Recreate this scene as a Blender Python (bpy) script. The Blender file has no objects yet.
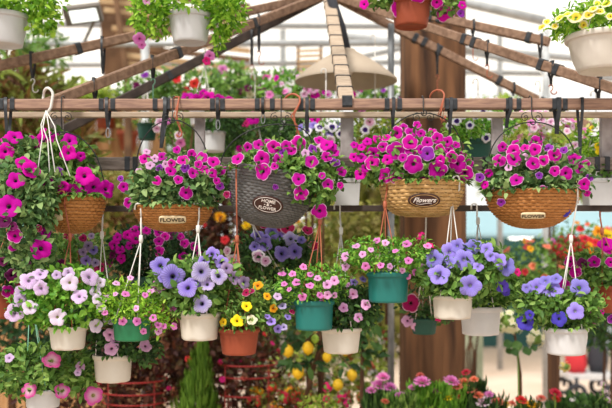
import bpy, math, random
from mathutils import Vector, Matrix, Quaternion
random.seed(7)
S = bpy.context.scene
COL = S.collection
PI = math.pi
F = 850.0            # focal length in pixels
CZ = 1.6             # eye height
HY = 240.0           # horizon row
def P(px, py, Y): return Vector(((px-306)/F*Y, Y, CZ+(HY-py)/F*Y))
def U(px, Y): return px/F*Y
def R(a, b): return random.uniform(a, b)

# ------------------------------------------------------------------ materials
def lin(h):
    h = h.lstrip('#'); o = []
    for i in (0, 2, 4):
        c = int(h[i:i+2], 16)/255
        o.append(c/12.92 if c <= .04045 else ((c+.055)/1.055)**2.4)
    return (*o, 1)
def newmat(name):
    m = bpy.data.materials.new(name); m.use_nodes = True
    nt = m.node_tree; nt.nodes.clear()
    return m, nt, nt.nodes.new, nt.links.new
def plain(name, hexc, rough=.6, metal=0, noise=0.0, nscale=30, bump=0.0, hex2=None, stretch=(1, 1, 1), spec=.3):
    m, nt, N, L = newmat(name)
    out = N('ShaderNodeOutputMaterial'); b = N('ShaderNodeBsdfPrincipled')
    b.inputs['Roughness'].default_value = rough; b.inputs['Metallic'].default_value = metal
    b.inputs['Specular IOR Level'].default_value = spec
    L(b.outputs[0], out.inputs[0])
    c = lin(hexc)
    if noise or hex2:
        tc = N('ShaderNodeTexCoord'); mp = N('ShaderNodeMapping'); mp.inputs['Scale'].default_value = stretch
        nz = N('ShaderNodeTexNoise'); nz.inputs['Scale'].default_value = nscale; nz.inputs['Detail'].default_value = 5
        rp = N('ShaderNodeValToRGB')
        c2 = lin(hex2) if hex2 else tuple(max(0, x*(1-noise)) for x in c[:3])+(1,)
        rp.color_ramp.elements[0].position = .35; rp.color_ramp.elements[1].position = .65
        rp.color_ramp.elements[0].color = c2; rp.color_ramp.elements[1].color = c
        L(tc.outputs['Object'], mp.inputs[0]); L(mp.outputs[0], nz.inputs['Vector']); L(nz.outputs['Fac'], rp.inputs[0])
        L(rp.outputs[0], b.inputs['Base Color'])
        if bump:
            bp = N('ShaderNodeBump'); bp.inputs['Strength'].default_value = bump; bp.inputs['Distance'].default_value = .01
            L(nz.outputs['Fac'], bp.inputs['Height']); L(bp.outputs[0], b.inputs['Normal'])
    else:
        b.inputs['Base Color'].default_value = c
    return m
def leafmat(name, cols, trans=.35, gloss=.25):
    m, nt, N, L = newmat(name)
    out = N('ShaderNodeOutputMaterial'); b = N('ShaderNodeBsdfPrincipled'); t = N('ShaderNodeBsdfTranslucent'); mx = N('ShaderNodeMixShader')
    g = N('ShaderNodeNewGeometry'); rp = N('ShaderNodeValToRGB')
    rp.color_ramp.interpolation = 'LINEAR'
    els = rp.color_ramp.elements
    while len(els) < len(cols): els.new(.5)
    for i, c in enumerate(cols):
        els[i].position = i/(len(cols)-1); els[i].color = lin(c)
    L(g.outputs['Random Per Island'], rp.inputs[0])
    L(rp.outputs[0], b.inputs['Base Color']); L(rp.outputs[0], t.inputs['Color'])
    b.inputs['Roughness'].default_value = .5; b.inputs['Specular IOR Level'].default_value = gloss
    mx.inputs[0].default_value = trans
    L(b.outputs[0], mx.inputs[1]); L(t.outputs[0], mx.inputs[2]); L(mx.outputs[0], out.inputs[0])
    return m
def petalmat(name, throat, petal, rim=None, t0=.12, t1=.22, r0=.86, vein=.12, petal2=None):
    m, nt, N, L = newmat(name)
    out = N('ShaderNodeOutputMaterial'); b = N('ShaderNodeBsdfPrincipled'); t = N('ShaderNodeBsdfTranslucent'); mx = N('ShaderNodeMixShader')
    uv = N('ShaderNodeUVMap'); sp = N('ShaderNodeSeparateXYZ'); rp = N('ShaderNodeValToRGB')
    L(uv.outputs[0], sp.inputs[0])
    e = rp.color_ramp.elements
    st = [(0, throat), (t0, throat), (t1, petal), (r0-.06, petal2 or petal), (r0, rim or petal2 or petal), (1, rim or petal2 or petal)]
    while len(e) < len(st): e.new(.5)
    for i, (p, c) in enumerate(st): e[i].position = p; e[i].color = lin(c)
    L(sp.outputs['X'], rp.inputs[0])
    # radial veins + slight object-to-object variation
    mu = N('ShaderNodeMath'); mu.operation = 'MULTIPLY'; mu.inputs[1].default_value = 2*PI*25
    sn = N('ShaderNodeMath'); sn.operation = 'SINE'
    L(sp.outputs['Y'], mu.inputs[0]); L(mu.outputs[0], sn.inputs[0])
    oi = N('ShaderNodeObjectInfo')
    mr = N('ShaderNodeMapRange'); mr.inputs[1].default_value = -1; mr.inputs[3].default_value = 1-vein; mr.inputs[4].default_value = 1
    L(sn.outputs[0], mr.inputs[0])
    mr2 = N('ShaderNodeMapRange'); mr2.inputs[3].default_value = .78; mr2.inputs[4].default_value = 1.1
    L(oi.outputs['Random'], mr2.inputs[0])
    hs = N('ShaderNodeHueSaturation')
    m3 = N('ShaderNodeMath'); m3.operation = 'MULTIPLY'; L(mr.outputs[0], m3.inputs[0]); L(mr2.outputs[0], m3.inputs[1])
    L(m3.outputs[0], hs.inputs['Value'])
    mr3 = N('ShaderNodeMapRange'); mr3.inputs[3].default_value = .49; mr3.inputs[4].default_value = .51
    L(oi.outputs['Random'], mr3.inputs[0]); L(mr3.outputs[0], hs.inputs['Hue'])
    L(rp.outputs[0], hs.inputs['Color'])
    L(hs.outputs[0], b.inputs['Base Color']); L(hs.outputs[0], t.inputs['Color'])
    b.inputs['Roughness'].default_value = .65; b.inputs['Specular IOR Level'].default_value = .1
    mx.inputs[0].default_value = .3
    L(b.outputs[0], mx.inputs[1]); L(t.outputs[0], mx.inputs[2]); L(mx.outputs[0], out.inputs[0])
    return m

M = {}
M['wood'] = plain('weathered_beam', '#A1806C', .75, hex2='#83665A', nscale=14, stretch=(1, 8, 8), bump=.25)
M['rafter'] = plain('rafter_wood', '#937560', .75, hex2='#735847', nscale=22, stretch=(2, 2, 2), bump=.25)
M['palewood'] = plain('pale_wood', '#BBA792', .75, hex2='#A08C78', nscale=14, stretch=(1, 8, 8))
M['greypost'] = plain('grey_post', '#A9A09E', .7, hex2='#8A7F7E', nscale=20)
M['greyrail'] = plain('grey_rail', '#8E8078', .75, hex2='#6A5C54', nscale=16, stretch=(1, 6, 6))
M['darkrail'] = plain('dark_rail', '#4C403A', .7, hex2='#352C28', nscale=16)
M['tape'] = plain('black_tape', '#3A3C40', .45, hex2='#27282B', nscale=50)
M['wire'] = plain('black_wire', '#242424', .4)
M['steel'] = plain('galvanised_steel', '#9A9C9E', .45, .6, hex2='#7C7E80', nscale=12)
M['white_plastic'] = plain('white_plastic', '#CFC8BC', .5, hex2='#C2B9AA', nscale=8, spec=.35)
M['white_plastic_cool'] = plain('white_plastic_cool', '#CCCBCB', .5, hex2='#BFBEBF', nscale=8, spec=.35)
M['cream_plastic'] = plain('cream_plastic', '#D2CAC0', .5, hex2='#C8BFB3', nscale=8)
M['teal_plastic'] = plain('teal_plastic', '#206E67', .45, hex2='#1B625B', nscale=8)
M['green_plastic'] = plain('green_plastic', '#2A7A50', .5, hex2='#226844', nscale=8)
M['dkgreen_plastic'] = plain('dark_green_plastic', '#1F4A3E', .5)
M['terra'] = plain('terracotta', '#96482E', .7, hex2='#823B24', nscale=9)
M['cord_white'] = plain('white_cord', '#D6D2CC', .5)
M['cord_orange'] = plain('orange_cord', '#A35A40', .5)
M['cord_green'] = plain('green_cord', '#7FB79C', .5)
M['soil'] = plain('soil', '#3B2A20', .95)
M['wicker'] = plain('brown_wicker', '#B97D45', .6, hex2='#9F6630', nscale=26, bump=.2, stretch=(1, 1, 4))
M['rattan'] = plain('pale_rattan', '#CDA570', .65, hex2='#B0874E', nscale=26, bump=.2, stretch=(1, 1, 4))
M['charcoal'] = plain('charcoal_wicker', '#6C6A69', .55, hex2='#565554', nscale=26, bump=.2, stretch=(1, 1, 4))
M['liner'] = plain('basket_liner', '#4A3220', .9)
M['sign_cream'] = plain('cream_plaque', '#DDC9A4', .6)
M['sign_brown'] = plain('brown_plaque', '#3E231C', .45)
M['ink'] = plain('dark_ink', '#33201A', .6)
M['paint_white'] = plain('white_paint', '#E9DFD8', .6)
M['bark'] = plain('timber_bark', '#80593C', .9, hex2='#34231A', nscale=5, stretch=(2.4, 2.4, .22), bump=1.0)
M['twig'] = plain('twig', '#6A4A34', .9, hex2='#4E3626', nscale=20)
M['stem'] = plain('green_stem', '#6E8C3E', .7)
M['sand'] = plain('sandy_ground', '#CDB9A8', .95, hex2='#BDA895', nscale=1.3)
M['shade'] = plain('beige_lampshade', '#B5A592', .7, hex2='#A69684', nscale=6)
M['roofwhite'] = None
M['teal_canvas'] = plain('teal_awning', '#7DB4B8', .8)
M['dkteal'] = plain('dark_teal_counter', '#2F5A58', .7)
M['bluecanvas'] = plain('pale_blue', '#A9CFDD', .8)
M['redwire'] = plain('red_wire', '#962826', .5)
M['redcloth'] = plain('red_cloth', '#C2333A', .8)
M['paint_grey'] = plain('cart_grey', '#9AA0A6', .5)
M['rubber'] = plain('rubber', '#33343A', .8)
M['fence'] = plain('tan_planks', '#B58D62', .8, hex2='#94683F', nscale=5, stretch=(6, 6, .6))
M['greenpost'] = plain('pale_green_paint', '#B3BBA0', .7, hex2='#A2AA90', nscale=10)
M['tanslat'] = plain('tan_slats', '#C7A881', .8, hex2='#B08E66', nscale=6)
M['brownslat'] = plain('brown_slats', '#7C5C42', .8, hex2='#5E4430', nscale=6)
M['lemon'] = plain('lemon_skin', '#E9B91E', .5, hex2='#DDB428', nscale=20)
M['limeskin'] = plain('green_lemon_skin', '#8FAE3A', .5)
M['palesteel'] = plain('pale_steel', '#B9BBBC', .5, .2, hex2='#A6A8A9', nscale=12)
M['lampgrey'] = plain('lamp_housing', '#6A625A', .6)

# leaves
M['lf_mid'] = leafmat('leaf_mid', ['#41602C', '#5A8238', '#79A04A', '#9CBB62'])
M['lf_grey'] = leafmat('leaf_greygreen', ['#3F5E38', '#577C45', '#7A9A5A', '#A3BC78'])
M['lf_lime'] = leafmat('leaf_lime', ['#4F7F22', '#76AA2C', '#9AC83C', '#BBDC55'])
M['lf_bright'] = leafmat('leaf_bright', ['#3E6E24', '#5C952E', '#7DB63E', '#A2CC58'])
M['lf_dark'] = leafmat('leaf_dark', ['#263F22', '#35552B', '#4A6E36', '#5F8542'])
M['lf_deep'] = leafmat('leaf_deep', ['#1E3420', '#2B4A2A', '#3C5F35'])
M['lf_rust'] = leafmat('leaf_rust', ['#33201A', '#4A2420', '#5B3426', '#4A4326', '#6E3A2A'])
M['lf_olive'] = leafmat('leaf_olive', ['#5F6B2C', '#8A8F3C', '#B0AE5A', '#C9C27C', '#7A6A38'])
M['lf_warm'] = leafmat('leaf_warm', ['#5A3A24', '#7E5A30', '#6B7A34', '#8E9A45'])
M['lf_yellowgreen'] = leafmat('leaf_yellowgreen', ['#6E8B2C', '#93AE3C', '#B7C85A', '#D4D98A'])
M['lf_cypress'] = leafmat('leaf_cypress', ['#4C7426', '#6A9230', '#8AB044'])

# petals
PET = {
 'mag':   petalmat('petal_magenta', '#460A48', '#D40EA8', t0=.13, t1=.24, vein=.08),
 'magw':  petalmat('petal_magenta_white_edge', '#520C4E', '#CA129E', '#EFBEE4', t0=.13, t1=.25, r0=.96, vein=.08),
 'pur':   petalmat('petal_purple', '#2E0B45', '#8E2FA8', '#D9A8DE', r0=.94),
 'dkpur': petalmat('petal_dark_purple', '#220A22', '#6E1B55', '#A8638F', r0=.95),
 'mar':   petalmat('petal_crimson', '#3A0A20', '#A81C55', '#E7B2C8', r0=.94),
 'lav':   petalmat('petal_lavender', '#2C1850', '#8A74D6', None, vein=.28, petal2='#A795E2', t1=.3),
 'plav':  petalmat('petal_pale_lavender', '#352055', '#B4A0E2', None, vein=.3, petal2='#D2C4EE', t1=.3),
 'dlav':  petalmat('petal_dull_lavender', '#3C2850', '#9A80B4', None, vein=.3, petal2='#B9A0C6'),
 'blu':   petalmat('petal_blue_violet', '#DAD6F2', '#8E7CDC', None, vein=.14, petal2='#A294EA', t0=.06, t1=.18),
 'dblu':  petalmat('petal_deep_violet', '#2A1A60', '#5E4CC8', None, vein=.15),
 'lil':   petalmat('petal_pale_lilac', '#D6CC78', '#E9D3EE', None, vein=.1, petal2='#EBD9F2', t0=.08, t1=.2),
 'lil2':  petalmat('petal_lilac', '#B79BC8', '#D9B2E6', None, vein=.2, petal2='#E4C8EE', t0=.08, t1=.25),
 'pkl':   petalmat('petal_pink_lilac', '#7A3A62', '#E2A0D4', None, vein=.15, petal2='#E8B6DE', t0=.1),
 'rose':  petalmat('petal_rose', '#D8D08A', '#F0BCD8', None, vein=.12, petal2='#EC62B6', t0=.1, t1=.3),
 'pk':    petalmat('petal_small_pink', '#B83290', '#E670C2', None, vein=.1, petal2='#EC90D2', t0=.1),
 'pk2':   petalmat('petal_pale_pink', '#D04C96', '#EA9AD8', None, vein=.1, petal2='#EEB4E2', t0=.1),
 'yel':   petalmat('petal_yellow', '#7A2A12', '#F2C318', None, vein=.06, petal2='#F8D52A', t0=.12, t1=.22),
 'yelw':  petalmat('petal_yellow_cream', '#DDA814', '#F4DC4A', '#FAF2C8', r0=.7, vein=.06),
 'ora':   petalmat('petal_orange', '#7A2010', '#EE8A1C', None, vein=.1, petal2='#F6B62A'),
 'red':   petalmat('petal_red', '#6A0A12', '#D0283A', None, vein=.1, petal2='#DC3C4A'),
 'cor':   petalmat('petal_coral', '#A0281C', '#EC6A50', None, vein=.1, petal2='#F08A72'),
 'hot':   petalmat('petal_hot_pink', '#7A0A3C', '#E22A7E', None, vein=.1),
 'crm':   petalmat('petal_cream', '#D6CC6A', '#F0E8B8', None, vein=.1, petal2='#F6F0D2'),
 'wht':   petalmat('petal_white', '#CBB04A', '#F2EEEE', None, vein=.06),
 'pan':   petalmat('petal_pansy', '#3A1A6A', '#4C2A8E', '#F0ECF4', t0=.3, t1=.42, r0=.55, vein=.1),
 'pkw':   petalmat('petal_pink_white', '#D64A98', '#F2B4DA', '#FBEEF6', r0=.7, vein=.1),
}

# ------------------------------------------------------------------ mesh building
class MB:
    def __init__(s): s.v = []; s.f = []; s.mi = []; s.uv = []; s.flat = set()
    def add(s, vs, fs, mi=0, uvs=None, flat=False):
        o = len(s.v); s.v += [Vector(x) for x in vs]
        for k, f in enumerate(fs):
            if flat: s.flat.add(len(s.f))
            s.f.append([o+i for i in f]); s.mi.append(mi)
            s.uv.append([uvs[i] for i in f] if uvs else None)
        return s
    def box(s, c, d, rot=None, mi=0):
        c = Vector(c); h = Vector(d)/2
        vs = []
        for x in (-1, 1):
            for y in (-1, 1):
                for z in (-1, 1):
                    p = Vector((x*h.x, y*h.y, z*h.z))
                    if rot is not None: p = rot @ p
                    vs.append(c+p)
        return s.add(vs, [(0, 1, 3, 2), (4, 6, 7, 5), (0, 4, 5, 1), (2, 3, 7, 6), (0, 2, 6, 4), (1, 5, 7, 3)], mi, flat=True)
    def bar(s, p, q, w, h, mi=0, up=(0, 0, 1)):
        p = Vector(p); q = Vector(q); d = q-p; L = d.length; d.normalize()
        x = d.cross(Vector(up)).normalized(); z = x.cross(d)
        rot = Matrix((x, d, z)).transposed()
        # chamfered section
        c = min(w, h)*.12
        sec = [(-w/2+c, -h/2), (w/2-c, -h/2), (w/2, -h/2+c), (w/2, h/2-c), (w/2-c, h/2), (-w/2+c, h/2), (-w/2, h/2-c), (-w/2, -h/2+c)]
        vs = [p+x*a+z*b for a, b in sec]+[q+x*a+z*b for a, b in sec]
        fs = [(i, (i+1) % 8, 8+(i+1) % 8, 8+i) for i in range(8)]+[tuple(range(7, -1, -1)), tuple(range(8, 16))]
        return s.add(vs, fs, mi, flat=True)
    def tube(s, pts, r, n=6, mi=0, closed=False, r2=None):
        pts = [Vector(p) for p in pts]; m = len(pts); vs = []
        prev = None
        for i, p in enumerate(pts):
            if closed: t = pts[(i+1) % m]-pts[i-1]
            else: t = pts[min(i+1, m-1)]-pts[max(i-1, 0)]
            if t.length < 1e-9: t = Vector((0, 0, 1))
            t.normalize()
            if prev is None:
                a = Vector((0, 0, 1)) if abs(t.z) < .9 else Vector((1, 0, 0))
                x = t.cross(a).normalized()
            else:
                x = (prev-t*prev.dot(t))
                if x.length < 1e-6: x = t.orthogonal()
                x.normalize()
            prev = x; y = t.cross(x)
            rr = r if r2 is None else r+(r2-r)*i/(m-1)
            for k in range(n):
                a = 2*PI*k/n; vs.append(p+x*math.cos(a)*rr+y*math.sin(a)*rr)
        fs = []
        for i in range(m if closed else m-1):
            for k in range(n):
                j = (i+1) % m
                fs.append((i*n+k, i*n+(k+1) % n, j*n+(k+1) % n, j*n+k))
        if not closed: fs += [tuple(range(n-1, -1, -1)), tuple(range((m-1)*n, m*n))]
        return s.add(vs, fs, mi)
    def lathe(s, prof, c=(0, 0, 0), n=40, mi=0, mod=None, sy=1.0, caps=True):
        c = Vector(c); vs = []; m = len(prof)
        for i, (r, z) in enumerate(prof):
            for k in range(n):
                a = 2*PI*k/n; rr = r+(mod(i, a, r, z) if mod else 0)
                vs.append(c+Vector((math.cos(a)*rr, math.sin(a)*rr*sy, z)))
        fs = []
        for i in range(m-1):
            for k in range(n):
                fs.append((i*n+k, i*n+(k+1) % n, (i+1)*n+(k+1) % n, (i+1)*n+k))
        if caps:
            fs += [tuple(range(n-1, -1, -1)), tuple(range((m-1)*n, m*n))]
        return s.add(vs, fs, mi)
    def build(s, name, mats, root=None, label=None, origin=None):
        me = bpy.data.meshes.new(name)
        org = root.location if root is not None else (origin or Vector((0, 0, 0)))
        me.from_pydata([v-org for v in s.v], [], s.f)
        if not isinstance(mats, (list, tuple)): mats = [mats]
        for m in mats: me.materials.append(m)
        me.polygons.foreach_set('material_index', s.mi)
        me.polygons.foreach_set('use_smooth', [i not in s.flat for i in range(len(s.f))])
        if any(u for u in s.uv):
            ul = me.uv_layers.new(name='UVMap'); k = 0
            for u in s.uv:
                pass
            data = []
            for f, u in zip(s.f, s.uv):
                for j in range(len(f)):
                    data += list(u[j]) if u else [.5, .5]
            ul.data.foreach_set('uv', data)
        me.update()
        o = bpy.data.objects.new(name, me); COL.objects.link(o)
        if root is not None: o.parent = root
        else: o.location = org
        if label: o['label'] = label
        return o
def tag(o, label, cat, group=None):
    o['label'] = label; o['category'] = cat
    if group: o['group'] = group
    return o
GROUPS = {'hanging_planter': 'hanging flower pots', 'wicker_basket': 'wicker flower baskets', 'plastic_hook': 'orange plastic hooks', 'clay_pot': 'clay pots on the fence', 'bedding_plant': 'bedding plants on the bench',
          'lemon_tree': 'young fruit trees', 'shrub': 'shrubs behind the rack', 'flowering_shrub': 'flowering shrubs behind the rack', 'distant_tree': 'distant trees', 'leafy_tree': 'large-leaved plants', 'wire_plant_stand': 'red wire plant stands',
          'planter_trough': 'pale troughs on the lower rail'}
def thing(name, loc, label, cat, group=None):
    group = group or GROUPS.get(name)
    o = bpy.data.objects.new(name, None); COL.objects.link(o); o.location = Vector(loc); o.empty_display_size = .05
    return tag(o, label, cat, group)
def struct(o): o['kind'] = 'structure'; return o

def arc(c, r, a0, a1, n, u=(1, 0, 0), v=(0, 0, 1)):
    c = Vector(c); u = Vector(u); v = Vector(v)
    return [c+u*math.cos(a0+(a1-a0)*i/n)*r+v*math.sin(a0+(a1-a0)*i/n)*r for i in range(n+1)]

# ------------------------------------------------------------------ flowers (unit diameter, facing +Z)
FM = {}
def flower_mesh(col, kind, var):
    key = (col, kind, var)
    if key in FM: return FM[key]
    rnd = random.Random(len(kind)*31 + var*17)
    b = MB()
    if kind == 'pet':
        n = 30; rings = [(0, -.34), (.1, -.26), (.2, -.1), (.32, -.01), (.55, .03), (.78, .03), (.9, .01), (1, -.035)]
        ph = rnd.uniform(0, 6); vs = []; uv = []
        for (u, z) in rings:
            for k in range(n):
                a = 2*PI*k/n
                lobe = abs(math.cos(2.5*a))**.7
                r = .5*u*(1-(.17*(1-lobe))*u**3)*(1+.05*math.sin(3*a+ph)*u)
                zz = .5*z*1.1+.5*u*u*(.045*math.cos(5*a)+.07*math.sin(2*a+ph)+.03*math.sin(9*a+ph*2))
                vs.append((r*math.cos(a), r*math.sin(a), zz)); uv.append((u, k/n if True else 0))
        fs = []
        for i in range(len(rings)-1):
            for k in range(n): fs.append((i*n+k, i*n+(k+1) % n, (i+1)*n+(k+1) % n, (i+1)*n+k))
        b.add(vs, fs, 0, uv)
        b.lathe([(.075, -.07), (.05, -.25), (.022, -.42), (.028, -.46), (.015, -.56)], n=8, mi=1, caps=False)
        b.tube([(0, 0, -.52), (0.03, .02, -.75), (.08, -.05, -1.0)], .012, 4, 1)
    elif kind == 'pom':      # many-petalled pompon, domed
        for (nr, rad, z, tilt, ln) in ((11, .12, .0, .25, .4), (10, .08, .07, .7, .32), (8, .05, .12, 1.05, .24), (5, .02, .14, 1.35, .16)):
            for k in range(nr):
                a = 2*PI*(k+rnd.random()*.5)/nr; ca, sa = math.cos(a), math.sin(a)
                def pt(d, w, up): return (ca*(rad+d*math.cos(tilt))-sa*w, sa*(rad+d*math.cos(tilt))+ca*w, z+d*math.sin(tilt)+up)
                w = .085
                b.add([pt(0, -w*.4, 0), pt(0, w*.4, 0), pt(ln*.6, w, .02), pt(ln, w*.55, 0), pt(ln, -w*.55, 0), pt(ln*.6, -w, .02)],
                      [(0, 1, 2, 5), (5, 2, 3, 4)], 0, [(.4, 0), (.4, 0), (.7, 0), (1, 0), (1, 0), (.7, 0)])
        b.tube([(0, 0, 0), (0, 0, -.5)], .03, 5, 1)
        b.lathe([(.1, .0), (.06, -.08), (.02, -.1)], n=8, mi=1)
    elif kind == 'cluster':  # ball of little florets
        for k in range(16):
            d = Vector((rnd.gauss(0, 1), rnd.gauss(0, 1), rnd.gauss(0, 1)+.5)).normalized()
            c = d*.34; q = d.to_track_quat('Z', 'Y')
            vs = []; uv = []
            for j in range(10):
                a = 2*PI*j/10; r = .17*(1 if j % 2 == 0 else .6)
                vs.append(c+q @ Vector((r*math.cos(a), r*math.sin(a), .02))); uv.append((.9, 0))
            vs.append(c+d*.0); uv.append((.1, 0))
            b.add(vs, [(j, (j+1) % 10, 10) for j in range(10)], 0, uv)
        b.lathe([(.02, .25), (.25, .12), (.28, -.05), (.12, -.25), (.02, -.3)], n=10, mi=1)
    o = b.build('flower', [PET[col], M['stem']])
    me = o.data; bpy.data.objects.remove(o)
    FM[key] = me
    return me
def put_flower(root, col, pos, d, face, kind='pet'):
    me = flower_mesh(col, kind, random.randrange(3))
    o = bpy.data.objects.new('flower', me); COL.objects.link(o); o.parent = root
    o.location = pos-root.location
    q = Vector(face).normalized().to_track_quat('Z', 'Y') @ Quaternion((0, 0, 1), R(0, 6.28))
    o.rotation_mode = 'QUATERNION'; o.rotation_quaternion = q
    o.scale = (d, d, d)
    return o

# ------------------------------------------------------------------ foliage
def rdir():
    while True:
        v = Vector((R(-1, 1), R(-1, 1), R(-1, 1)))
        if .01 < v.length < 1: return v.normalized()
def add_leaf(b, p, d, nrm, L, W, mi=0):
    d = d.normalized(); x = d.cross(nrm)
    if x.length < 1e-4: x = d.orthogonal()
    x.normalize(); z = x.cross(d)
    f = W*.28
    b.add([p, p+d*L*.3+x*W*.5+z*f, p+d*L*.45, p+d*L*.3-x*W*.5+z*f, p+d*L*.72+x*W*.4+z*f*.6, p+d*L*.72-x*W*.4+z*f*.6, p+d*L-z*L*.12],
          [(0, 2, 1), (0, 3, 2), (1, 2, 4), (3, 5, 2), (4, 2, 6), (2, 5, 6)], mi)
def foliage(blobs, n, L, asp=.5, avoid=None, spread=.35, up=.4, rmin=.45, stems=True):
    """blobs: (centre, rx, ry, rz, weight)"""
    b = MB(); tot = sum(x[4] for x in blobs)
    for (c, rx, ry, rz, w) in blobs:
        k = int(n*w/tot)
        for i in range(k):
            d = rdir(); r = rmin+(1.05-rmin)*random.random()**.55
            if random.random() < .12: r = 1.05+R(0, .16)
            p = c+Vector((d.x*rx, d.y*ry, d.z*rz))*r
            if avoid:
                (ac, ar, az) = avoid
                h = math.hypot(p.x-ac.x, p.y-ac.y)
                if p.z < az+.004 and h < ar+.012: continue
            nrm = (Vector((d.x/rx, d.y/ry, d.z/rz)).normalized()*.7+Vector((0, -.25, up))+rdir()*.5)
            dirn = d*.6+rdir()*.8+Vector((0, 0, R(-.3, .35)))
            s = R(.6, 1.25)
            add_leaf(b, p, dirn, nrm, L*s, L*s*asp*R(.8, 1.2))
    return b
def surf(px, py, blobs, Y):
    """front point of the foliage along the eye ray through a pixel, with the outward normal"""
    o = Vector((0, 0, CZ)); t = (P(px, py, 1.0)-o)
    best = None
    for (c, rx, ry, rz, w) in blobs:
        s = Vector((1/rx, 1/ry, 1/rz)); oo = Vector([(o-c)[i]*s[i] for i in range(3)]); dd = Vector([t[i]*s[i] for i in range(3)])
        A = dd.dot(dd); B = 2*oo.dot(dd); C = oo.dot(oo)-1; D = B*B-4*A*C
        if D > 0:
            q = (-B-math.sqrt(D))/(2*A)
            if q > 0 and (best is None or q < best[0]):
                h = o+t*q; nn = Vector([(h-c)[i]*s[i]*s[i] for i in range(3)]).normalized(); best = (q, h, nn)
    if best: return best[1], best[2]
    # outside every blob: a sprig at the blob's own depth
    c = min(blobs, key=lambda x: (x[0]-P(px, py, x[0].y)).length)[0]
    h = P(px, py, c.y-.02)
    return h, Vector((h.x-c.x, -.05, h.z-c.z)).normalized()
def flowers_at(root, fl, blobs, Y, kind='pet', upb=.2, camw=.8, push=.012):
    """fl: (colour, px, py, diameter px)"""
    for f in fl:
        col, px, py, dpx = f[:4]
        h, nn = surf(px, py, blobs, Y)
        v = Vector((0, 0, CZ))-h; v.normalize()
        face = v*camw+nn*.4+Vector((0, 0, upb+max(0, .8-camw)*.8))+rdir()*.32
        put_flower(root, col, h+v*push+nn*.006, U(dpx, h.y)*1.14, face, f[4] if len(f) > 4 else kind)
def flowers_random(root, cols, n, dpx, blobs, Y, kind='pet', upper=-.35):
    for i in range(n):
        bl = random.choices(blobs, [x[4] for x in blobs])[0]
        c, rx, ry, rz, w = bl
        for _ in range(30):
            d = rdir()
            if d.y < .15 and d.z > upper: break
        p = c+Vector((d.x*rx, d.y*ry, d.z*rz))*R(.95, 1.12)
        face = d*.6+Vector((0, -.5, .35))+rdir()*.4
        put_flower(root, random.choice(cols), p, U(dpx*R(.75, 1.25), p.y), face, kind)
def blob(px, py, rx, ry, Y, dep=None, w=None):
    a, b = U(rx, Y), U(ry, Y)
    return (P(px, py, Y), a, dep if dep else (a+b)/2, b, w or rx*ry)

# ------------------------------------------------------------------ hangers
def hook_shape(top, r, side=1):
    """open hook bending over a bar whose top is at `top`; returns points from shank bottom up and over"""
    return [top+Vector((0, 0, -4.2*r)), top+Vector((0, 0, -1.5*r))]+[top+Vector((side*r*(math.cos(a)-1)*1.0, 0, r*math.sin(a)-.5*r)) for a in [PI*i/8 for i in range(0, 9)]]+[top+Vector((-2*r*side, 0, -1.6*r))]
def hanger(root, top, joint, ends, mat, rc=.0022, hook=True, hr=.012):
    """plastic pot hanger: hook over the support, one shank, then cords down to the rim"""
    top = Vector(top); joint = Vector(joint)
    if hook:
        b = MB(); b.tube(hook_shape(top, hr), rc*1.7, 6)
        b.tube([top+Vector((0, 0, -4*hr)), joint+Vector((0, 0, .012))], rc*1.5, 6)
        b.lathe([(.002, .02), (.0075, .018), (.0085, 0), (.006, -.012), (.002, -.014)], joint, 8)
        b.build('hook', mat, root)
    for e in ends:
        e = Vector(e); b = MB()
        mid = (joint+e)/2+Vector((0, 0, -.004))
        b.tube([joint, mid, e], rc, 5)
        b.build('cord', mat, root)

# ------------------------------------------------------------------ pots
def pot(root, px, rim_y, rw, bot_y, bw, Y, mat, style='swirl', name='pot'):
    """round tapered plastic pot from its pixel outline at depth Y; local origin is root (bottom centre)"""
    c = P(px, bot_y, Y); zt = P(px, rim_y, Y).z-c.z
    r1, r0 = U(rw, Y), U(bw, Y); b = MB()
    lip = zt*.16; th = .004
    prof = [(r0*.2, 0.004), (r0*.85, .004), (r0*.9, 0), (r0, .003)]
    ns = 12
    for i in range(1, ns+1):
        t = i/ns; prof.append((r0+(r1*.93-r0)*t**.9, .003+(zt-lip)*t))
    prof += [(r1*.985, zt-lip+.001), (r1*1.0, zt-lip*.85), (r1*1.01, zt-lip*.2), (r1*1.0, zt), (r1*.95, zt+.001), (r1*.92, zt-lip), (r1*.9, zt-.022), (.01, zt-.018)]
    def mod(i, a, r, z):
        if style == 'swirl' and 4 <= i <= 3+ns:
            t = (z/zt)
            return .004*max(0, math.sin(9*a+5.5*t))**2*math.sin(PI*min(1, t*1.1))
        if style == 'rib' and 4 <= i <= 3+ns: return .0012*math.sin(24*a)
        if style == 'foot' and i in (2, 3): return -.006*max(0, math.sin(6*a))
        return 0
    n = 54
    b.lathe(prof, c, n, 0, mod)
    # soil faces are the last ring
    o = b.build(name, [mat, M['soil']], root)
    me = o.data
    nf = len(me.polygons); m = len(prof)
    for k in range((m-2)*n, (m-1)*n): me.polygons[k].material_index = 1
    me.polygons[nf-1].material_index = 1
    return c, zt, r1
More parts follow.
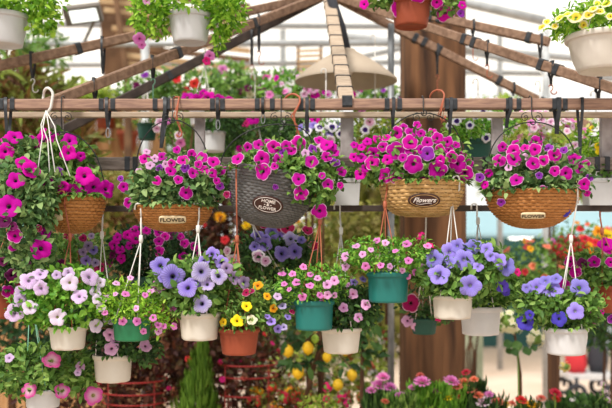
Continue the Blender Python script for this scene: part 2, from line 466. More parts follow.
def plant_in_pot(label, px, rim_y, rw, bot_y, bw, Y, mat, style, blobs, leaf, n, L, fl, cord=None, name='hanging_planter',
                 asp=.5, group=None, fkind='pet', rim_front=None, extra=None, cat='hanging plant', camw=.8, up=.4):
    c = P(px, bot_y, Y)
    root = thing(name, c, label, cat, group)
    pc, zt, r1 = pot(root, px, rim_y, rw, bot_y, bw, Y, mat, style)
    B = [blob(*x[:4], Y+(x[4] if len(x) > 4 else 0)) for x in blobs]
    rim = Vector((c.x, c.y, c.z+zt))
    fb = foliage(B, n, L, asp, (rim, r1, rim.z), up=up)
    # overhanging leaves along the rim
    for i in range(46):
        a = R(0, 2*PI); p = rim+Vector((math.cos(a)*r1*1.02, math.sin(a)*r1*1.02, R(.0, .02)))
        o = Vector((math.cos(a), math.sin(a), R(-.9, .3)))
        add_leaf(fb, p, o, Vector((math.cos(a)*.5, math.sin(a)*.5, .8)), L*R(.7, 1.2), L*asp)
    fb.build('foliage', M[leaf], root)
    flowers_at(root, fl, B, Y, fkind, camw=camw)
    if extra: flowers_random(root, extra[0], extra[1], extra[2], B, Y, fkind)
    if cord:
        cm, top, joint = cord[:3]
        angs = cord[3] if len(cord) > 3 else (-.35*PI, -.75*PI, .5*PI)
        ends = [rim+Vector((math.cos(a)*r1*.98, math.sin(a)*r1*.98, -.002)) for a in angs]
        hanger(root, top, joint, ends, M[cm])
    return root

def text_mesh(txt, size, mat, root, mtx, shear=0.0, depth=.0006, name='lettering', offset=0.0):
    cu = bpy.data.curves.new('t', 'FONT'); cu.body = txt; cu.size = size; cu.align_x = 'CENTER'; cu.align_y = 'CENTER'
    cu.extrude = depth; cu.shear = shear; cu.resolution_u = 3; cu.offset = offset
    o = bpy.data.objects.new('t', cu); COL.objects.link(o)
    bpy.context.view_layer.update()
    dg = bpy.context.evaluated_depsgraph_get()
    me = bpy.data.meshes.new_from_object(o.evaluated_get(dg))
    bpy.data.objects.remove(o); bpy.data.curves.remove(cu)
    me.materials.clear(); me.materials.append(mat)
    ob = bpy.data.objects.new(name, me); COL.objects.link(ob)
    ob.parent = root; ob.matrix_parent_inverse = Matrix.Identity(4)
    ob.matrix_basis = mtx
    return ob
def woven(root, c, prof, mat, strands, ribs, n=None, amp=.0045, sy=1.0, per=5):
    """woven bowl; prof(t) -> (r, z) from rim t=0 to bottom t=1; strands pass in front of and behind upright ribs in turn"""
    b = MB(); rows = []; m = strands*per; n = ribs*4
    for i in range(m+1):
        k, q = divmod(i, per)
        t = min(1, (k+(0, .12, .36, .64, .88)[q])/strands) if i < m else 1; rows.append(prof(t))
    def wave(k, a): return math.cos(ribs/2*a+PI*(k % 2))
    def mod(i, a, r, z):
        k, q = divmod(i, per)
        if q == 0: return -.0045
        return (0, .5, 1, 1, .5)[q]*amp*wave(k, a)*.8
    b.lathe(rows, c, n, 0, mod, sy, caps=False)
    b.mi = []
    for f in range(len(b.f)):
        k, q = divmod(f//n, per); a = 2*PI*(f % n+.5)/n
        b.mi.append(1 if (q == 0 and wave(k, a) < .1) or (q == per-1 and wave(k, a) < -.6) else 0)
    b.build('basket', [mat, M['liner']], root)
    b = MB(); b.lathe([(max(.002, r-.007), z+.003) for r, z in rows[::per]], c, 48, 0, None, sy, caps=False)
    r0, z0 = prof(0.0)
    b.lathe([(r0-.006, z0-.02), (.002, z0-.014)], c, 48, 0, None, sy, caps=False)
    b.build('liner', M['liner'], root)
    b = MB()                            # twisted rim, two strands
    for ph in (0, PI):
        pts = []
        for k in range(120):
            a = 2*PI*k/120; w = 22*a+ph
            pts.append(c+Vector((math.cos(a)*(r0+.004*math.cos(w)), math.sin(a)*(r0+.004*math.cos(w))*sy, z0+.004*math.sin(w))))
        b.tube(pts, .0042, 5, closed=True)
    b.build('rim', mat, root)
def front_frame(c, prof, dx, z, sy=1.0, off=.004):
    """matrix on the front of a bowl at x offset dx, height z (relative to c)"""
    ts = [i/200 for i in range(201)]
    t = min(ts, key=lambda q: abs(prof(q)[1]-z)); r = prof(t)[0]
    r2, z2 = prof(min(1, t+.04)); r1, z1 = prof(max(0, t-.04))
    s = math.sqrt(max(1e-6, r*r-dx*dx))
    n2 = Vector((r2-r1, z2-z1)); nr, nz = -n2.y, n2.x
    if nr < 0: nr, nz = -nr, -nz
    nrm = Vector((dx/r*nr, -s/r*nr, nz)).normalized()
    p = c+Vector((dx, -s*sy, z))+nrm*off
    x = Vector((0, 0, 1)).cross(nrm).normalized(); y = nrm.cross(x)
    m = Matrix((x, y, nrm)).transposed().to_4x4(); m.translation = p
    return m
def at_front(c, prof, px, py, sy, off=.004):
    """frame on the bowl's front where the eye ray through a pixel meets it"""
    Yf = c.y-.12
    for _ in range(12):
        q = P(px, py, Yf); dx, z = q.x-c.x, q.z-c.z
        r = prof(min([i/200 for i in range(201)], key=lambda t: abs(prof(t)[1]-z)))[0]
        Yf = c.y-math.sqrt(max(1e-5, r*r-dx*dx))*sy
    return front_frame(c, prof, dx, z, sy, off)
def plaque(root, m, w, h, mat, shape, ring=None):
    b = MB(); n = 40; pts = []
    for k in range(n):
        a = 2*PI*k/n
        if shape == 'oval': pts.append((w/2*math.cos(a), h/2*math.sin(a)))
        else:
            e = .45; ca, sa = math.cos(a), math.sin(a)
            pts.append((w/2*math.copysign(abs(ca)**e, ca), h/2*math.copysign(abs(sa)**e, sa)))
    vs = [m @ Vector((x, y, -.004)) for x, y in pts]+[m @ Vector((x, y, .002)) for x, y in pts]+[m @ Vector((x*.94, y*.9, .0035)) for x, y in pts]
    fs = [(i, (i+1) % n, n+(i+1) % n, n+i) for i in range(n)]+[(n+i, n+(i+1) % n, 2*n+(i+1) % n, 2*n+i) for i in range(n)]+[tuple(range(2*n, 3*n)), tuple(range(n-1, -1, -1))]
    b.add(vs, fs)
    o = b.build('plaque', mat, root)
    if ring:
        b = MB(); b.tube([m @ Vector((x*.86, y*.82, .004)) for x, y in pts], .0009, 4, closed=True)
        b.build('border', ring, o, origin=None) if False else None
        rb = b.build('border', ring, root); rb.parent = o
    return o
def sub_text(root, pl, txt, size, mat, m, dx=0, dy=0, shear=0, offset=0):
    mm = m @ Matrix.Translation((dx, dy, .0042))
    loc = Matrix.Translation(-root.location)
    t = text_mesh(txt, size, mat, pl, loc @ mm, shear, offset=offset)
    return t

# ================================================================== SETTING
w = bpy.data.worlds.new('sky'); S.world = w; w.use_nodes = True
nt = w.node_tree; nt.nodes.clear()
out = nt.nodes.new('ShaderNodeOutputWorld'); bg = nt.nodes.new('ShaderNodeBackground')
bg.inputs[0].default_value = (1, .985, .95, 1); bg.inputs[1].default_value = .85
nt.links.new(bg.outputs[0], out.inputs[0])

b = MB(); b.add([(-14, -2, 0), (14, -2, 0), (14, 40, 0), (-14, 40, 0)], [(0, 1, 2, 3)])
struct(b.build('floor', M['sand']))

# translucent greenhouse roof, behind and above
def sheetmat():
    m, nt, N, L = newmat('roof_sheet')
    out = N('ShaderNodeOutputMaterial'); d = N('ShaderNodeBsdfDiffuse'); t = N('ShaderNodeBsdfTranslucent'); mx = N('ShaderNodeMixShader')
    d.inputs[0].default_value = lin('#F2EFEA'); t.inputs[0].default_value = lin('#FBF8F2'); mx.inputs[0].default_value = .75
    L(d.outputs[0], mx.inputs[1]); L(t.outputs[0], mx.inputs[2]); L(mx.outputs[0], out.inputs[0])
    return m
M['roofwhite'] = sheetmat()
def roofz(Y): return 5.6-(Y-7)*.13
b = MB()
for i in range(6):
    y0 = 7.2+i*1.5; y1 = y0+1.42
    b.add([(-9, y0, roofz(y0)), (9, y0, roofz(y0)), (9, y1, roofz(y1)), (-9, y1, roofz(y1))], [(0, 1, 2, 3)])
struct(b.build('ceiling', M['roofwhite']))
# steel purlins and trusses of the greenhouse
def pipe(name, p, q, r, mat='palesteel'):
    b = MB(); b.tube([p, q], r, 8)
    o = b.build(name, M[mat]); return struct(o)
k = 1
for (x0, y0, x1, y1, Y, r) in ((-60, 44, 420, 43, 7.4, .03), (-40, 24, 470, 27, 8.6, .03), (340, 36, 660, 66, 8.2, .035), (420, -8, 545, 21, 7.6, .045),
                               (455, 50, 680, 92, 9.2, .03), (-30, 66, 420, 62, 9.5, .03), (450, 72, 700, 76, 10.5, .035), (200, 92, 440, 40, 9.0, .03)):
    pipe('trim_%d' % k, P(x0, y0, Y), P(x1, y1, Y), r); k += 1
for (px, Y) in ((546, 8.0), (283, 9.8), (500, 10.5), (145, 7.2)):
    pipe('trim_%d' % k, P(px, 30, Y), Vector((P(px, 30, Y).x, Y, 0)), .035); k += 1

# back fence of tan planks on the left
b = MB()
for i in range(18):
    x = -3.6+i*.13; b.box((x, 8.0, 1.45+R(-.02, .02)), (.122, .02, 2.9))
struct(b.build('wall_left', M['fence']))

# ================================================================== HANGING RACK
YB = 3.45           # front beam depth
YR = 3.60           # rail frame depth
zb = P(0, 105, YB).z
rack = thing('hanging_rack', (0, YB, 0), 'weathered wooden hanging frame with a long front beam and slanting rafters wrapped in black tape', 'hanging rack')
hb = U(10.5, YB)
MB().bar(P(-110, 105, YB), P(720, 104, YB), .045, hb).build('front_beam', M['wood'], rack)
MB().bar(P(-110, 115, YR), P(720, 115, YR), .03, U(5.5, YR)).build('back_beam', M['palewood'], rack)
MB().bar(P(-110, 164, YR), P(720, 164, YR), .035, U(13, YR)).build('rail', M['greyrail'], rack)
MB().bar(P(-110, 209, YR+.02), P(720, 208, YR+.02), .025, U(6, YR)).build('rail', M['darkrail'], rack)
for px, yb_, wd in ((57, 212, 12), (200, 212, 10), (347, 212, 13), (497, 212, 11), (606, 212, 12)):
    MB().bar(P(px, 116, YR+.035), P(px, yb_, YR+.035), U(wd, YR), .03, up=(0, 1, 0)).build('post', M['greypost'], rack)
apex = P(328, -6, 4.9)
rafters = {'a': P(-175, 104, YB), 'b': P(46, 104, YB+.02), 'c': P(58, 133, 4.3), 'd': P(660, 104, YB+.02), 'e': P(628, 146, 4.7), 'f': P(549, 42, 4.3)}
for kx, q in rafters.items():
    MB().bar(apex, q, .045, .045 if kx != 'c' else .05).build('rafter', M['rafter'] if kx not in 'c' else M['darkrail'], rack)
cend = P(347, 103, YB+.01)
MB().bar(apex, cend, .062, .04).build('rafter', M['palewood'], rack)
for px in (-110, 720):
    p = P(px, 105, YB); MB().bar((p.x, YB, 0), (p.x, YB, p.z+.03), .06, .06, up=(0, 1, 0)).build('leg', M['greypost'], rack)
    p2 = P(px, 115, YR); MB().bar((p.x, YB, p2.z), (p.x, YR+.02, p2.z), .04, .04).build('brace', M['greypost'], rack)
    for yy in (164, 208):
        z = P(px, yy, YR).z; MB().bar((p.x, YB, z), (P(px, yy, YR).x, YR+.01, z), .04, .04).build('brace', M['greypost'], rack)
# steel leg under a right-hand rafter
pl = P(391, 24, 4.83); b = MB(); b.tube([(pl.x, pl.y, 0), (pl.x, pl.y, pl.z)], .019, 10); b.build('leg', M['steel'], rack, 'galvanised steel leg')
# tape bands
def band_on(p, q, t, w, h, ln=.026):
    d = (q-p); m = p+d*t; d.normalize()
    MB().bar(m-d*ln/2, m+d*ln/2, w, h).build('tape_band', M['tape'], rack)
for px in (3, 14, 102.5, 114, 156, 168.5, 213, 223, 257.5, 272.5, 301, 312.5, 386.5, 399, 446, 454, 507, 517.5, 553, 563.5):
    p = P(px, 105, YB); ln = U(4.6, YB)
    MB().bar(p-Vector((ln/2, 0, 0)), p+Vector((ln/2, 0, 0)), .051, hb+.006).build('tape_band', M['tape'], rack)
for px in (33, 45, 128, 136, 470, 484, 560, 574, 596, 606):
    p = P(px, 164, YR); ln = U(5, YR)
    MB().bar(p-Vector((ln/2, 0, 0)), p+Vector((ln/2, 0, 0)), .041, U(13, YR)+.006).build('tape_band', M['tape'], rack)
MB().bar(P(342, 102, YB-.005), P(352, 102, YB-.005), .056, hb+.004).build('tape_band', M['tape'], rack)
for kx, ts in (('a', (.36, .46, .585)), ('b', (.34, .62)), ('c', (.62,)), ('d', (.33, .36, .5, .53, .72, .76)), ('e', (.3, .33, .38, .58, .72)), ('f', (.5, .54, .92))):
    for t in ts: band_on(apex, rafters[kx], t, .052, .054)
for t in (.14, .3, .4, .5, .6, .68, .76, .84, .92): band_on(apex, cend, t, .068, .046, .008)

# ------------------------------------------------------------------ black straps and loose hooks on the rack
def on_rafter(kx, px):
    q = rafters[kx] if kx in rafters else cend
    for i in range(1001):
        p = apex.lerp(q, i/1000); x = 306+p.x/p.y*F
        if (px-x)*(1 if q.x > apex.x else -1) <= 0: return p
    return q
def strap(label, at, y_end, hookmat=None, beam_h=.046, wd=.012, bend=0.0, hook_len=.05, tail=False):
    """flat black strap looped over a bar; `at` is the bar's centre; y_end the pixel row of its lower end"""
    ze = P(0, y_end, at.y).z
    root = thing('strap_hook' if hookmat else 'strap', Vector((at.x, at.y, ze)), label, 'strap', 'black straps on the hanging rack')
    b = MB(); h = beam_h/2+.004; d = .031
    path = [Vector((bend, 0, ze-at.z)), Vector((bend*.6-.002, -.012, (ze-at.z)*.6)), Vector((0, -d, -h)), Vector((0, -d, h)), Vector((0, d, h)), Vector((0, d, -h)), Vector((bend*.6+.002, .012, (ze-at.z)*.6)), Vector((bend, .001, ze-at.z))]
    n = len(path); vs = []
    for p in path:
        for sx in (-1, 1):
            vs.append(at+p+Vector((sx*wd/2, 0, 0)))
    th = Vector((0, .0015, .0015))
    fs = [(2*i, 2*i+1, 2*i+3, 2*i+2) for i in range(n-1)]
    b.add(vs, fs); b.add([v+th for v in vs], fs)
    b.build('band', M['tape'], root)
    if tail:
        b = MB(); e = at+Vector((bend, 0, ze-at.z))
        b.tube([e+Vector((.008*math.sin(a), 0, -.02+.02*math.cos(a))) for a in [2*PI*i/12 for i in range(12)]], .002, 5, closed=True); b.build('ring', M['steel'], root)
    if hookmat:
        b = MB(); e = at+Vector((bend, 0, ze-at.z+.006)); r = .013
        b.tube([e+Vector((-r*math.sin(a)*.7, 0, -r+r*math.cos(a))) for a in [-2.2+3.6*i/9 for i in range(10)]][::-1]+
               [e+Vector((0, 0, -2*r-.004)), e+Vector((0, 0, -hook_len))]+[e+Vector((r*(1-math.cos(a)), 0, -hook_len-r*math.sin(a))) for a in [PI*i/8 for i in range(1, 9)]], .0028, 5)
        b.build('hook', M[hookmat], root)
    return root
def bp(px): return P(px, 105, YB)
strap('wide black strap looped over the front beam near its left end, hanging straight', bp(8), 146, beam_h=hb, wd=.013)
strap('black strap with a steel ring, right of the far left arched basket', bp(108), 128, beam_h=hb, wd=.013, tail=True)
strap('forked black strap on the front beam above the left FLOWER basket', bp(166), 148, beam_h=hb, wd=.014, bend=-.02)
strap('short ringed black strap over the front beam, right of the left FLOWER basket', bp(218), 120, beam_h=hb, wd=.013, tail=True)
strap('small black strap with a steel ring over the front beam above the charcoal basket', bp(263), 114, beam_h=hb, wd=.012, tail=True)
strap('broad black strap hanging from the front beam left of the central grey post', bp(307), 130, beam_h=hb, wd=.014)
strap('black strap on the front beam, left of the orange hook nearest the rattan basket', bp(393), 132, beam_h=hb, wd=.013)
strap('thin black strap on the front beam, right of the orange hook nearest the rattan basket', bp(450), 138, beam_h=hb, wd=.012)
strap('black strap curling left off the front beam beside the right FLOWER basket', bp(509), 128, beam_h=hb, wd=.014, bend=-.01)
strap('broader black strap on the front beam, above the right half of the right FLOWER basket', bp(557), 134, beam_h=hb, wd=.017)
strap('longest black strap over the front beam, nearest the right edge', bp(580), 156, beam_h=hb, wd=.012)
strap('black strap with a white hook on the lowest-sloped left rafter near the picture edge', on_rafter('a', 33), 80, 'cord_white')
strap('black strap hanging from the left rafter below the small floodlight', on_rafter('a', 103), 74)
strap('black strap hanging from the middle left rafter under the white top pot', on_rafter('b', 153), 80, 'cord_green', hook_len=.1)
strap('short black strap at the lower end of the middle left rafter', on_rafter('b', 95), 100)
strap('black strap with a dangling chain of rust orange hooks on the dark rafter', on_rafter('c', 252), 66, 'cord_orange', hook_len=.07)
strap('thin black strap with a rust orange hook beside the dangling orange chain', on_rafter('b', 259), 52, 'cord_orange', hook_len=.06)
strap('black strap hanging in front of the tall timber post, with an orange hook', on_rafter('e', 437), 76, 'cord_orange', hook_len=.08)
strap('black strap with a long red hook on the upper right rafter', on_rafter('f', 473), 40, 'cord_orange', hook_len=.1)
strap('black strap with an orange hook on the middle right rafter', on_rafter('d', 487), 66, 'cord_orange', hook_len=.05)
strap('black strap with a white hook at the cut end of the upper right rafter', on_rafter('f', 540), 62, 'cord_white', hook_len=.06)
strap('black strap on the middle right rafter left of the cream bowl', on_rafter('d', 551), 86, 'cord_orange', hook_len=.03)
strap('black strap under the cream bowl on the middle right rafter', on_rafter('d', 598), 100, wd=.014)
strap('black strap low on the long right rafter behind the front beam', on_rafter('e', 513), 96)
def crook(px, top_y, half, YY, drop):
    """question-mark hook leaning over the beam: its crook passes from the back of the beam over the top to the front"""
    zt_ = P(px, top_y, YB).z; x = P(px, 0, YB).x; h = U(half, YB); pts = []
    zbm = P(0, 105, YB).z+hb/2
    for i in range(13):
        t = i/12; a = PI*1.15-(PI*1.25)*t
        pts.append(Vector((x+h*math.cos(a), YB+.036-.072*t, max(zbm+.008 if .1 < t < .9 else -9, zt_-h+h*math.sin(a)))))
    return pts
def loose_hook(label, px, py_bot, mat, top=94, half=8, r=.0042):
    ze = P(px, py_bot, YB).z; x = P(px, 0, YB).x
    root = thing('plastic_hook', Vector((x, YB-.036, ze)), label, 'hook')
    pts = crook(px, top, half, YB, 0); y = YB-.038; l = pts[-1]
    pts += [Vector((x+U(2, YB), y, P(0, 116, YB).z)), Vector((x+U(3, YB), y, P(0, 124, YB).z)), Vector((x+U(7, YB), y, ze+.02))]
    pts += [Vector((x+U(7, YB)-.01*(1-math.cos(a)), y, ze+.01-.01*math.sin(a))) for a in [PI*i/6 for i in range(0, 7)]]
    b = MB(); b.tube(pts, r, 7); b.build('hook', M[mat], root)
    b = MB(); b.tube([l, Vector((x-U(1, YB), y-.004, P(0, 118, YB).z)), Vector((x+U(6, YB), y-.004, ze+.05)), Vector((x+U(4, YB), y, ze+.012))], r*.6, 5); b.build('tie', M[mat], root)
    return root
loose_hook('large rust orange plastic hook over the front beam above the charcoal basket', 292, 140, 'cord_orange')
loose_hook('rust orange plastic hook over the front beam above the left FLOWER basket', 176, 138, 'cord_orange', top=97, half=4, r=.0035)
loose_hook('rust orange plastic hook over the front beam above the pale rattan basket', 437, 122, 'cord_orange', top=90, half=6, r=.0035)

# ================================================================== WICKER BASKETS
def basket(label, px, rim_y, rw, bot_y, Y, mat, expo, strands, ribs, blobs, leaf, n, L, fl, arch, flat=.0, asp=.55, sy=.85, name='wicker_basket'):
    c = P(px, bot_y, Y); zt = P(px, rim_y, Y).z-c.z; r1 = U(rw, Y)
    root = thing(name, c, label, 'hanging basket')
    def prof(t):
        a = t*PI/2
        return (r1*(flat+(1-flat)*max(0.0, math.cos(a))**expo) if t < 1 else r1*flat+.002, zt*(1-math.sin(a)**1.0))
    woven(root, c, prof, mat, strands, ribs, sy=sy)
    if flat:
        b = MB(); b.lathe([(r1*flat+.004, .0), (r1*flat, -.004), (.004, -.003)], c, 40, 0, None, sy); b.build('base', mat, root)
    B = [blob(*x[:4], Y+(x[4] if len(x) > 4 else 0), w=(x[5] if len(x) > 5 else None)) for x in blobs]
    rim = Vector((c.x, c.y, c.z+zt))
    fb = foliage(B, n, L, asp, (rim, r1, rim.z))
    for i in range(70):
        a = R(-PI, 0); p = rim+Vector((math.cos(a)*r1*1.0, math.sin(a)*r1*sy*1.02, R(.0, .02)))
        o = Vector((math.cos(a), math.sin(a), R(-.8, .3)))
        add_leaf(fb, p, o, Vector((math.cos(a)*.5, math.sin(a)*.5, .8)), L*R(.7, 1.3), L*asp)
    fb.build('foliage', M[leaf], root)
    flowers_at(root, fl, B, Y)
    if arch:
        lx, ly, tx, ty, rx_, ry_ = arch     # feet and top of the wire arch, in pixels
        A, T, Bq = P(lx, ly, Y), P(tx, ty, Y), P(rx_, ry_, Y)
        A = Vector((c.x-r1, Y, rim.z)); Bq = Vector((c.x+r1, Y, rim.z))
        top = P(tx, ty, Y); pts = []
        for i in range(25):
            a = PI*i/24; s = math.cos(a)
            pts.append(Vector((c.x-s*r1*1.0 + (top.x-c.x)*math.sin(a), Y, rim.z+(top.z-rim.z)*math.sin(a)**.62)))
        b = MB(); b.tube(pts, .0026, 6); b.build('handle', M['wire'], root)
        # S-shaped wire hook with curls, over the beam
        bt = P(tx, 105, YB); zt2 = bt.z+hb/2+.006; b = MB()
        pp = [Vector((top.x, YB+.03, zt2-.03)), Vector((top.x, YB+.028, zt2)), Vector((top.x, YB, zt2+.01)), Vector((top.x, YB-.028, zt2)), Vector((top.x, YB-.031, bt.z-hb)), Vector((top.x, Y, top.z+.012))]
        pp += [top+Vector((.011*math.sin(a), 0, .0-.011*math.cos(a)*-1)) for a in [2*PI*i/10 for i in range(1, 9)]]
        b.tube(pp, .0024, 6)
        for sx in (-1, 1):
            pts = []
            for i in range(22):
                a = i/21*2.6*PI; rr = .004+.015*i/21
                pts.append(Vector((top.x+sx*(.026+rr*math.cos(a)), YB-.033, bt.z-hb*.9-.016+rr*math.sin(a))))
            b.tube(pts, .0018, 5)
        b.build('hook', M['wire'], root)
    return root, c, prof, zt, r1

YK = 3.40
# -- left FLOWER basket
fl = [('magw', 145, 160, 11), ('magw', 162, 158, 10), ('magw', 171, 172, 11), ('magw', 183, 161, 12), ('magw', 191, 155, 9), ('magw', 202, 159, 12), ('magw', 213, 163, 12),
      ('pur', 185, 168, 9), ('magw', 193, 174, 11), ('magw', 204, 171, 10), ('magw', 212, 174, 10), ('magw', 220, 171, 10), ('magw', 157.5, 181, 9), ('magw', 178.5, 180, 9),
      ('magw', 186, 192, 13), ('magw', 216, 181, 8), ('pur', 219, 186, 8), ('magw', 177, 151, 8), ('magw', 172, 164, 8), ('pkl', 151, 166, 9), ('pkl', 140, 172, 7), ('magw', 125, 187, 10),
      ('magw', 130, 202, 10), ('pur', 122, 179, 6), ('magw', 228, 194, 7), ('pkl', 155, 160, 8), ('pkl', 166, 165, 7), ('magw', 198, 165, 8), ('pkl', 147, 153, 7), ('pur', 160, 168, 7)]
bk, c, pr, zt, r1 = basket('brown wicker FLOWER basket with an arched handle, second basket from the left', 173, 207, 39, 232, YK, M['wicker'], .85, 15, 60,
    [(178, 186, 40, 23, 0, 1000), (150, 188, 20, 17, -.02, 350), (205, 185, 20, 20, -.02, 350), (178, 170, 38, 14, 0, 400)], 'lf_grey', 1500, .033, fl, (133, 170, 172, 120, 214, 170))
m = at_front(c, pr, 172.5, 219, .85)
pq = plaque(bk, m, U(26, YK), U(8.5, YK), M['sign_cream'], 'rect'); sub_text(bk, pq, 'FLOWER', .0245, M['ink'], m, offset=.0004)
# -- right FLOWER basket
fl = [('magw', 514, 151.7, 13), ('magw', 534.7, 150.5, 12), ('magw', 536, 143, 13), ('magw', 514.7, 160, 15), ('magw', 500, 161.5, 13), ('magw', 533, 164, 13), ('magw', 543, 161, 11), ('magw', 554, 155.6, 14),
      ('magw', 573.6, 160, 13), ('magw', 554, 171, 10), ('magw', 565, 173, 13), ('magw', 503.7, 147.5, 10), ('magw', 525, 149, 9), ('magw', 516.5, 144, 8), ('magw', 579, 169.6, 9), ('magw', 585, 165, 8),
      ('magw', 516, 181, 13), ('magw', 544, 192, 13), ('magw', 583.6, 184, 12), ('magw', 586, 192.5, 7), ('mag', 486, 185, 8), ('pur', 501.4, 201, 8), ('dblu', 563, 210, 11), ('pur', 481, 178, 9), ('pur', 588, 178, 8),
      ('pur', 548, 149, 9), ('pur', 563, 151, 8), ('pkl', 509, 168, 7), ('pur', 539, 175, 7), ('pkl', 525, 158, 7), ('mag', 490, 173, 8)]
bk, c, pr, zt, r1 = basket('brown wicker FLOWER basket on the right, round-bottomed with petunias trailing over both ends', 532, 192, 46, 229, YK, M['wicker'], .9, 18, 68,
    [(535, 172, 46, 22, 0, 1000), (548, 190, 24, 14, -.05, 300), (512, 190, 26, 14, -.07, 300), (574, 182, 17, 20, -.02, 260), (535, 158, 42, 14, 0, 400)], 'lf_grey', 1700, .033, fl, (488, 160, 533, 122, 572, 160))
m = at_front(c, pr, 533, 215, .85)
pq = plaque(bk, m, U(23, YK), U(7.5, YK), M['sign_cream'], 'rect'); sub_text(bk, pq, 'FLOWER', .022, M['ink'], m, offset=.0004)
bkR = (c, pr, zt, r1)
# -- charcoal HOME & FLOWER basket
fl = [('magw', 239, 159, 13), ('magw', 249, 148, 10), ('magw', 259, 146, 11), ('magw', 262.6, 159, 15), ('magw', 264, 171.5, 16), ('magw', 273.7, 148, 13), ('magw', 286, 147, 11), ('magw', 291, 152, 11), ('magw', 278.6, 160, 12),
      ('pur', 283, 154, 9), ('magw', 275, 167, 8), ('magw', 298, 145, 15), ('magw', 311, 163, 13), ('magw', 299, 179, 13), ('magw', 301.6, 193, 14), ('magw', 325.5, 157.7, 11), ('mag', 326.6, 146, 13), ('pur', 334, 163, 10),
      ('magw', 340.5, 172, 10), ('magw', 327, 185, 11), ('magw', 321, 176, 7), ('magw', 319, 210, 15), ('magw', 268, 143, 8), ('mar', 228, 194, 7), ('magw', 339, 185, 7), ('pkl', 322, 149, 10), ('mag', 332, 148, 9), ('pur', 312, 150, 9),
      ('pur', 245, 167, 7), ('pur', 276, 186, 6), ('pkl', 305, 154, 8), ('magw', 318, 141, 10), ('mag', 334, 154, 9)]
bk, c, pr, zt, r1 = basket('charcoal grey wicker basket with an oval HOME & FLOWER plaque', 264, 172, 45, 227, YK, M['charcoal'], .72, 28, 64,
    [(288, 164, 46, 17, 0, 1000), (304, 182, 26, 22, -.08, 500), (311, 190, 20, 16, -.1, 250), (284, 172, 24, 12, -.12, 250), (325, 178, 16, 22, -.02, 250), (285, 156, 40, 13, 0, 400)], 'lf_mid', 1800, .033, fl, (240, 160, 281, 124, 312, 160))
m = at_front(c, pr, 264, 203.5, .85)
pq = plaque(bk, m, U(30, YK), U(18, YK), M['sign_brown'], 'oval', M['paint_white'])
sub_text(bk, pq, 'HOME', .0195, M['paint_white'], m, 0, .0145, offset=.0002); sub_text(bk, pq, '- & -', .016, M['paint_white'], m, 0, .001, offset=.0005); sub_text(bk, pq, 'FLOWER', .0175, M['paint_white'], m, 0, -.0145, offset=.0002)
for ch in bk.children:          # the charcoal basket hangs tilted, its right side lower
    if ch.name.split('.')[0] in ('basket', 'liner', 'rim', 'plaque'):
        ch.matrix_basis = Matrix.Rotation(math.radians(10), 4, 'Y') @ ch.matrix_basis
bkC = (c, pr, zt, r1)
# -- pale rattan "Flowers" basket
fl = [('magw', 397.6, 134, 13), ('magw', 410, 143, 15), ('magw', 427, 143, 11), ('magw', 437, 139.5, 12), ('magw', 446.6, 142.7, 11), ('magw', 411, 134, 12), ('magw', 396.5, 152, 18), ('magw', 411, 150, 12), ('pur', 427, 154.5, 14), ('magw', 413.5, 164, 18),
      ('magw', 437, 169, 18), ('magw', 386.5, 174, 15), ('magw', 396.5, 175, 14), ('magw', 425, 179.6, 12), ('magw', 372, 163, 14), ('magw', 383.7, 147, 10), ('mag', 374, 153, 13), ('mag', 362, 158.7, 10), ('mag', 361, 173.6, 11), ('mag', 355, 157.6, 9),
      ('magw', 457, 163.6, 17), ('magw', 463.7, 172.6, 16), ('magw', 451, 157.6, 12), ('magw', 439, 149, 10), ('magw', 461.5, 156.6, 9), ('magw', 455, 145.5, 8), ('magw', 421, 135, 9), ('mag', 377, 140.6, 9), ('mag', 355, 146, 7), ('mag', 367.7, 142.7, 9),
      ('magw', 404, 129, 9), ('magw', 431.7, 133, 9), ('mag', 362, 148, 9), ('magw', 421, 149, 10), ('magw', 387, 139, 9), ('magw', 403, 158, 9), ('magw', 448, 150, 9), ('mag', 366, 168, 8), ('pur', 407, 180, 6), ('magw', 468, 164, 9), ('mag', 388, 160, 10), ('magw', 417, 126, 8), ('mag', 440, 160, 9)]
bk, c, pr, zt, r1 = basket('pale rattan basket with a dark oval Flowers plaque, fullest of magenta petunias', 422, 183, 42, 216, YK, M['rattan'], .85, 13, 52,
    [(415, 164, 50, 20, 0, 1000), (372, 168, 18, 16, 0, 200), (415, 150, 46, 16, 0, 400), (452, 168, 16, 14, -.03, 200)], 'lf_mid', 1600, .033, fl, (382, 160, 424, 113, 462, 150), flat=.42, sy=.9)
m = at_front(c, pr, 424, 200, .9)
pq = plaque(bk, m, U(31, YK), U(14.5, YK), M['sign_brown'], 'oval', M['rattan'])
sub_text(bk, pq, 'Flowers', .027, M['paint_white'], m, 0, .002, shear=.45, offset=.0003)
b = MB(); b.tube([m @ Vector((x, -.0125+.002*math.sin(x*120), .0045)) for x in [-.03+.06*i/12 for i in range(13)]], .0007, 4); o = b.build('lettering', M['paint_white'], bk); o.parent = pq
bkP = (c, pr, zt, r1)
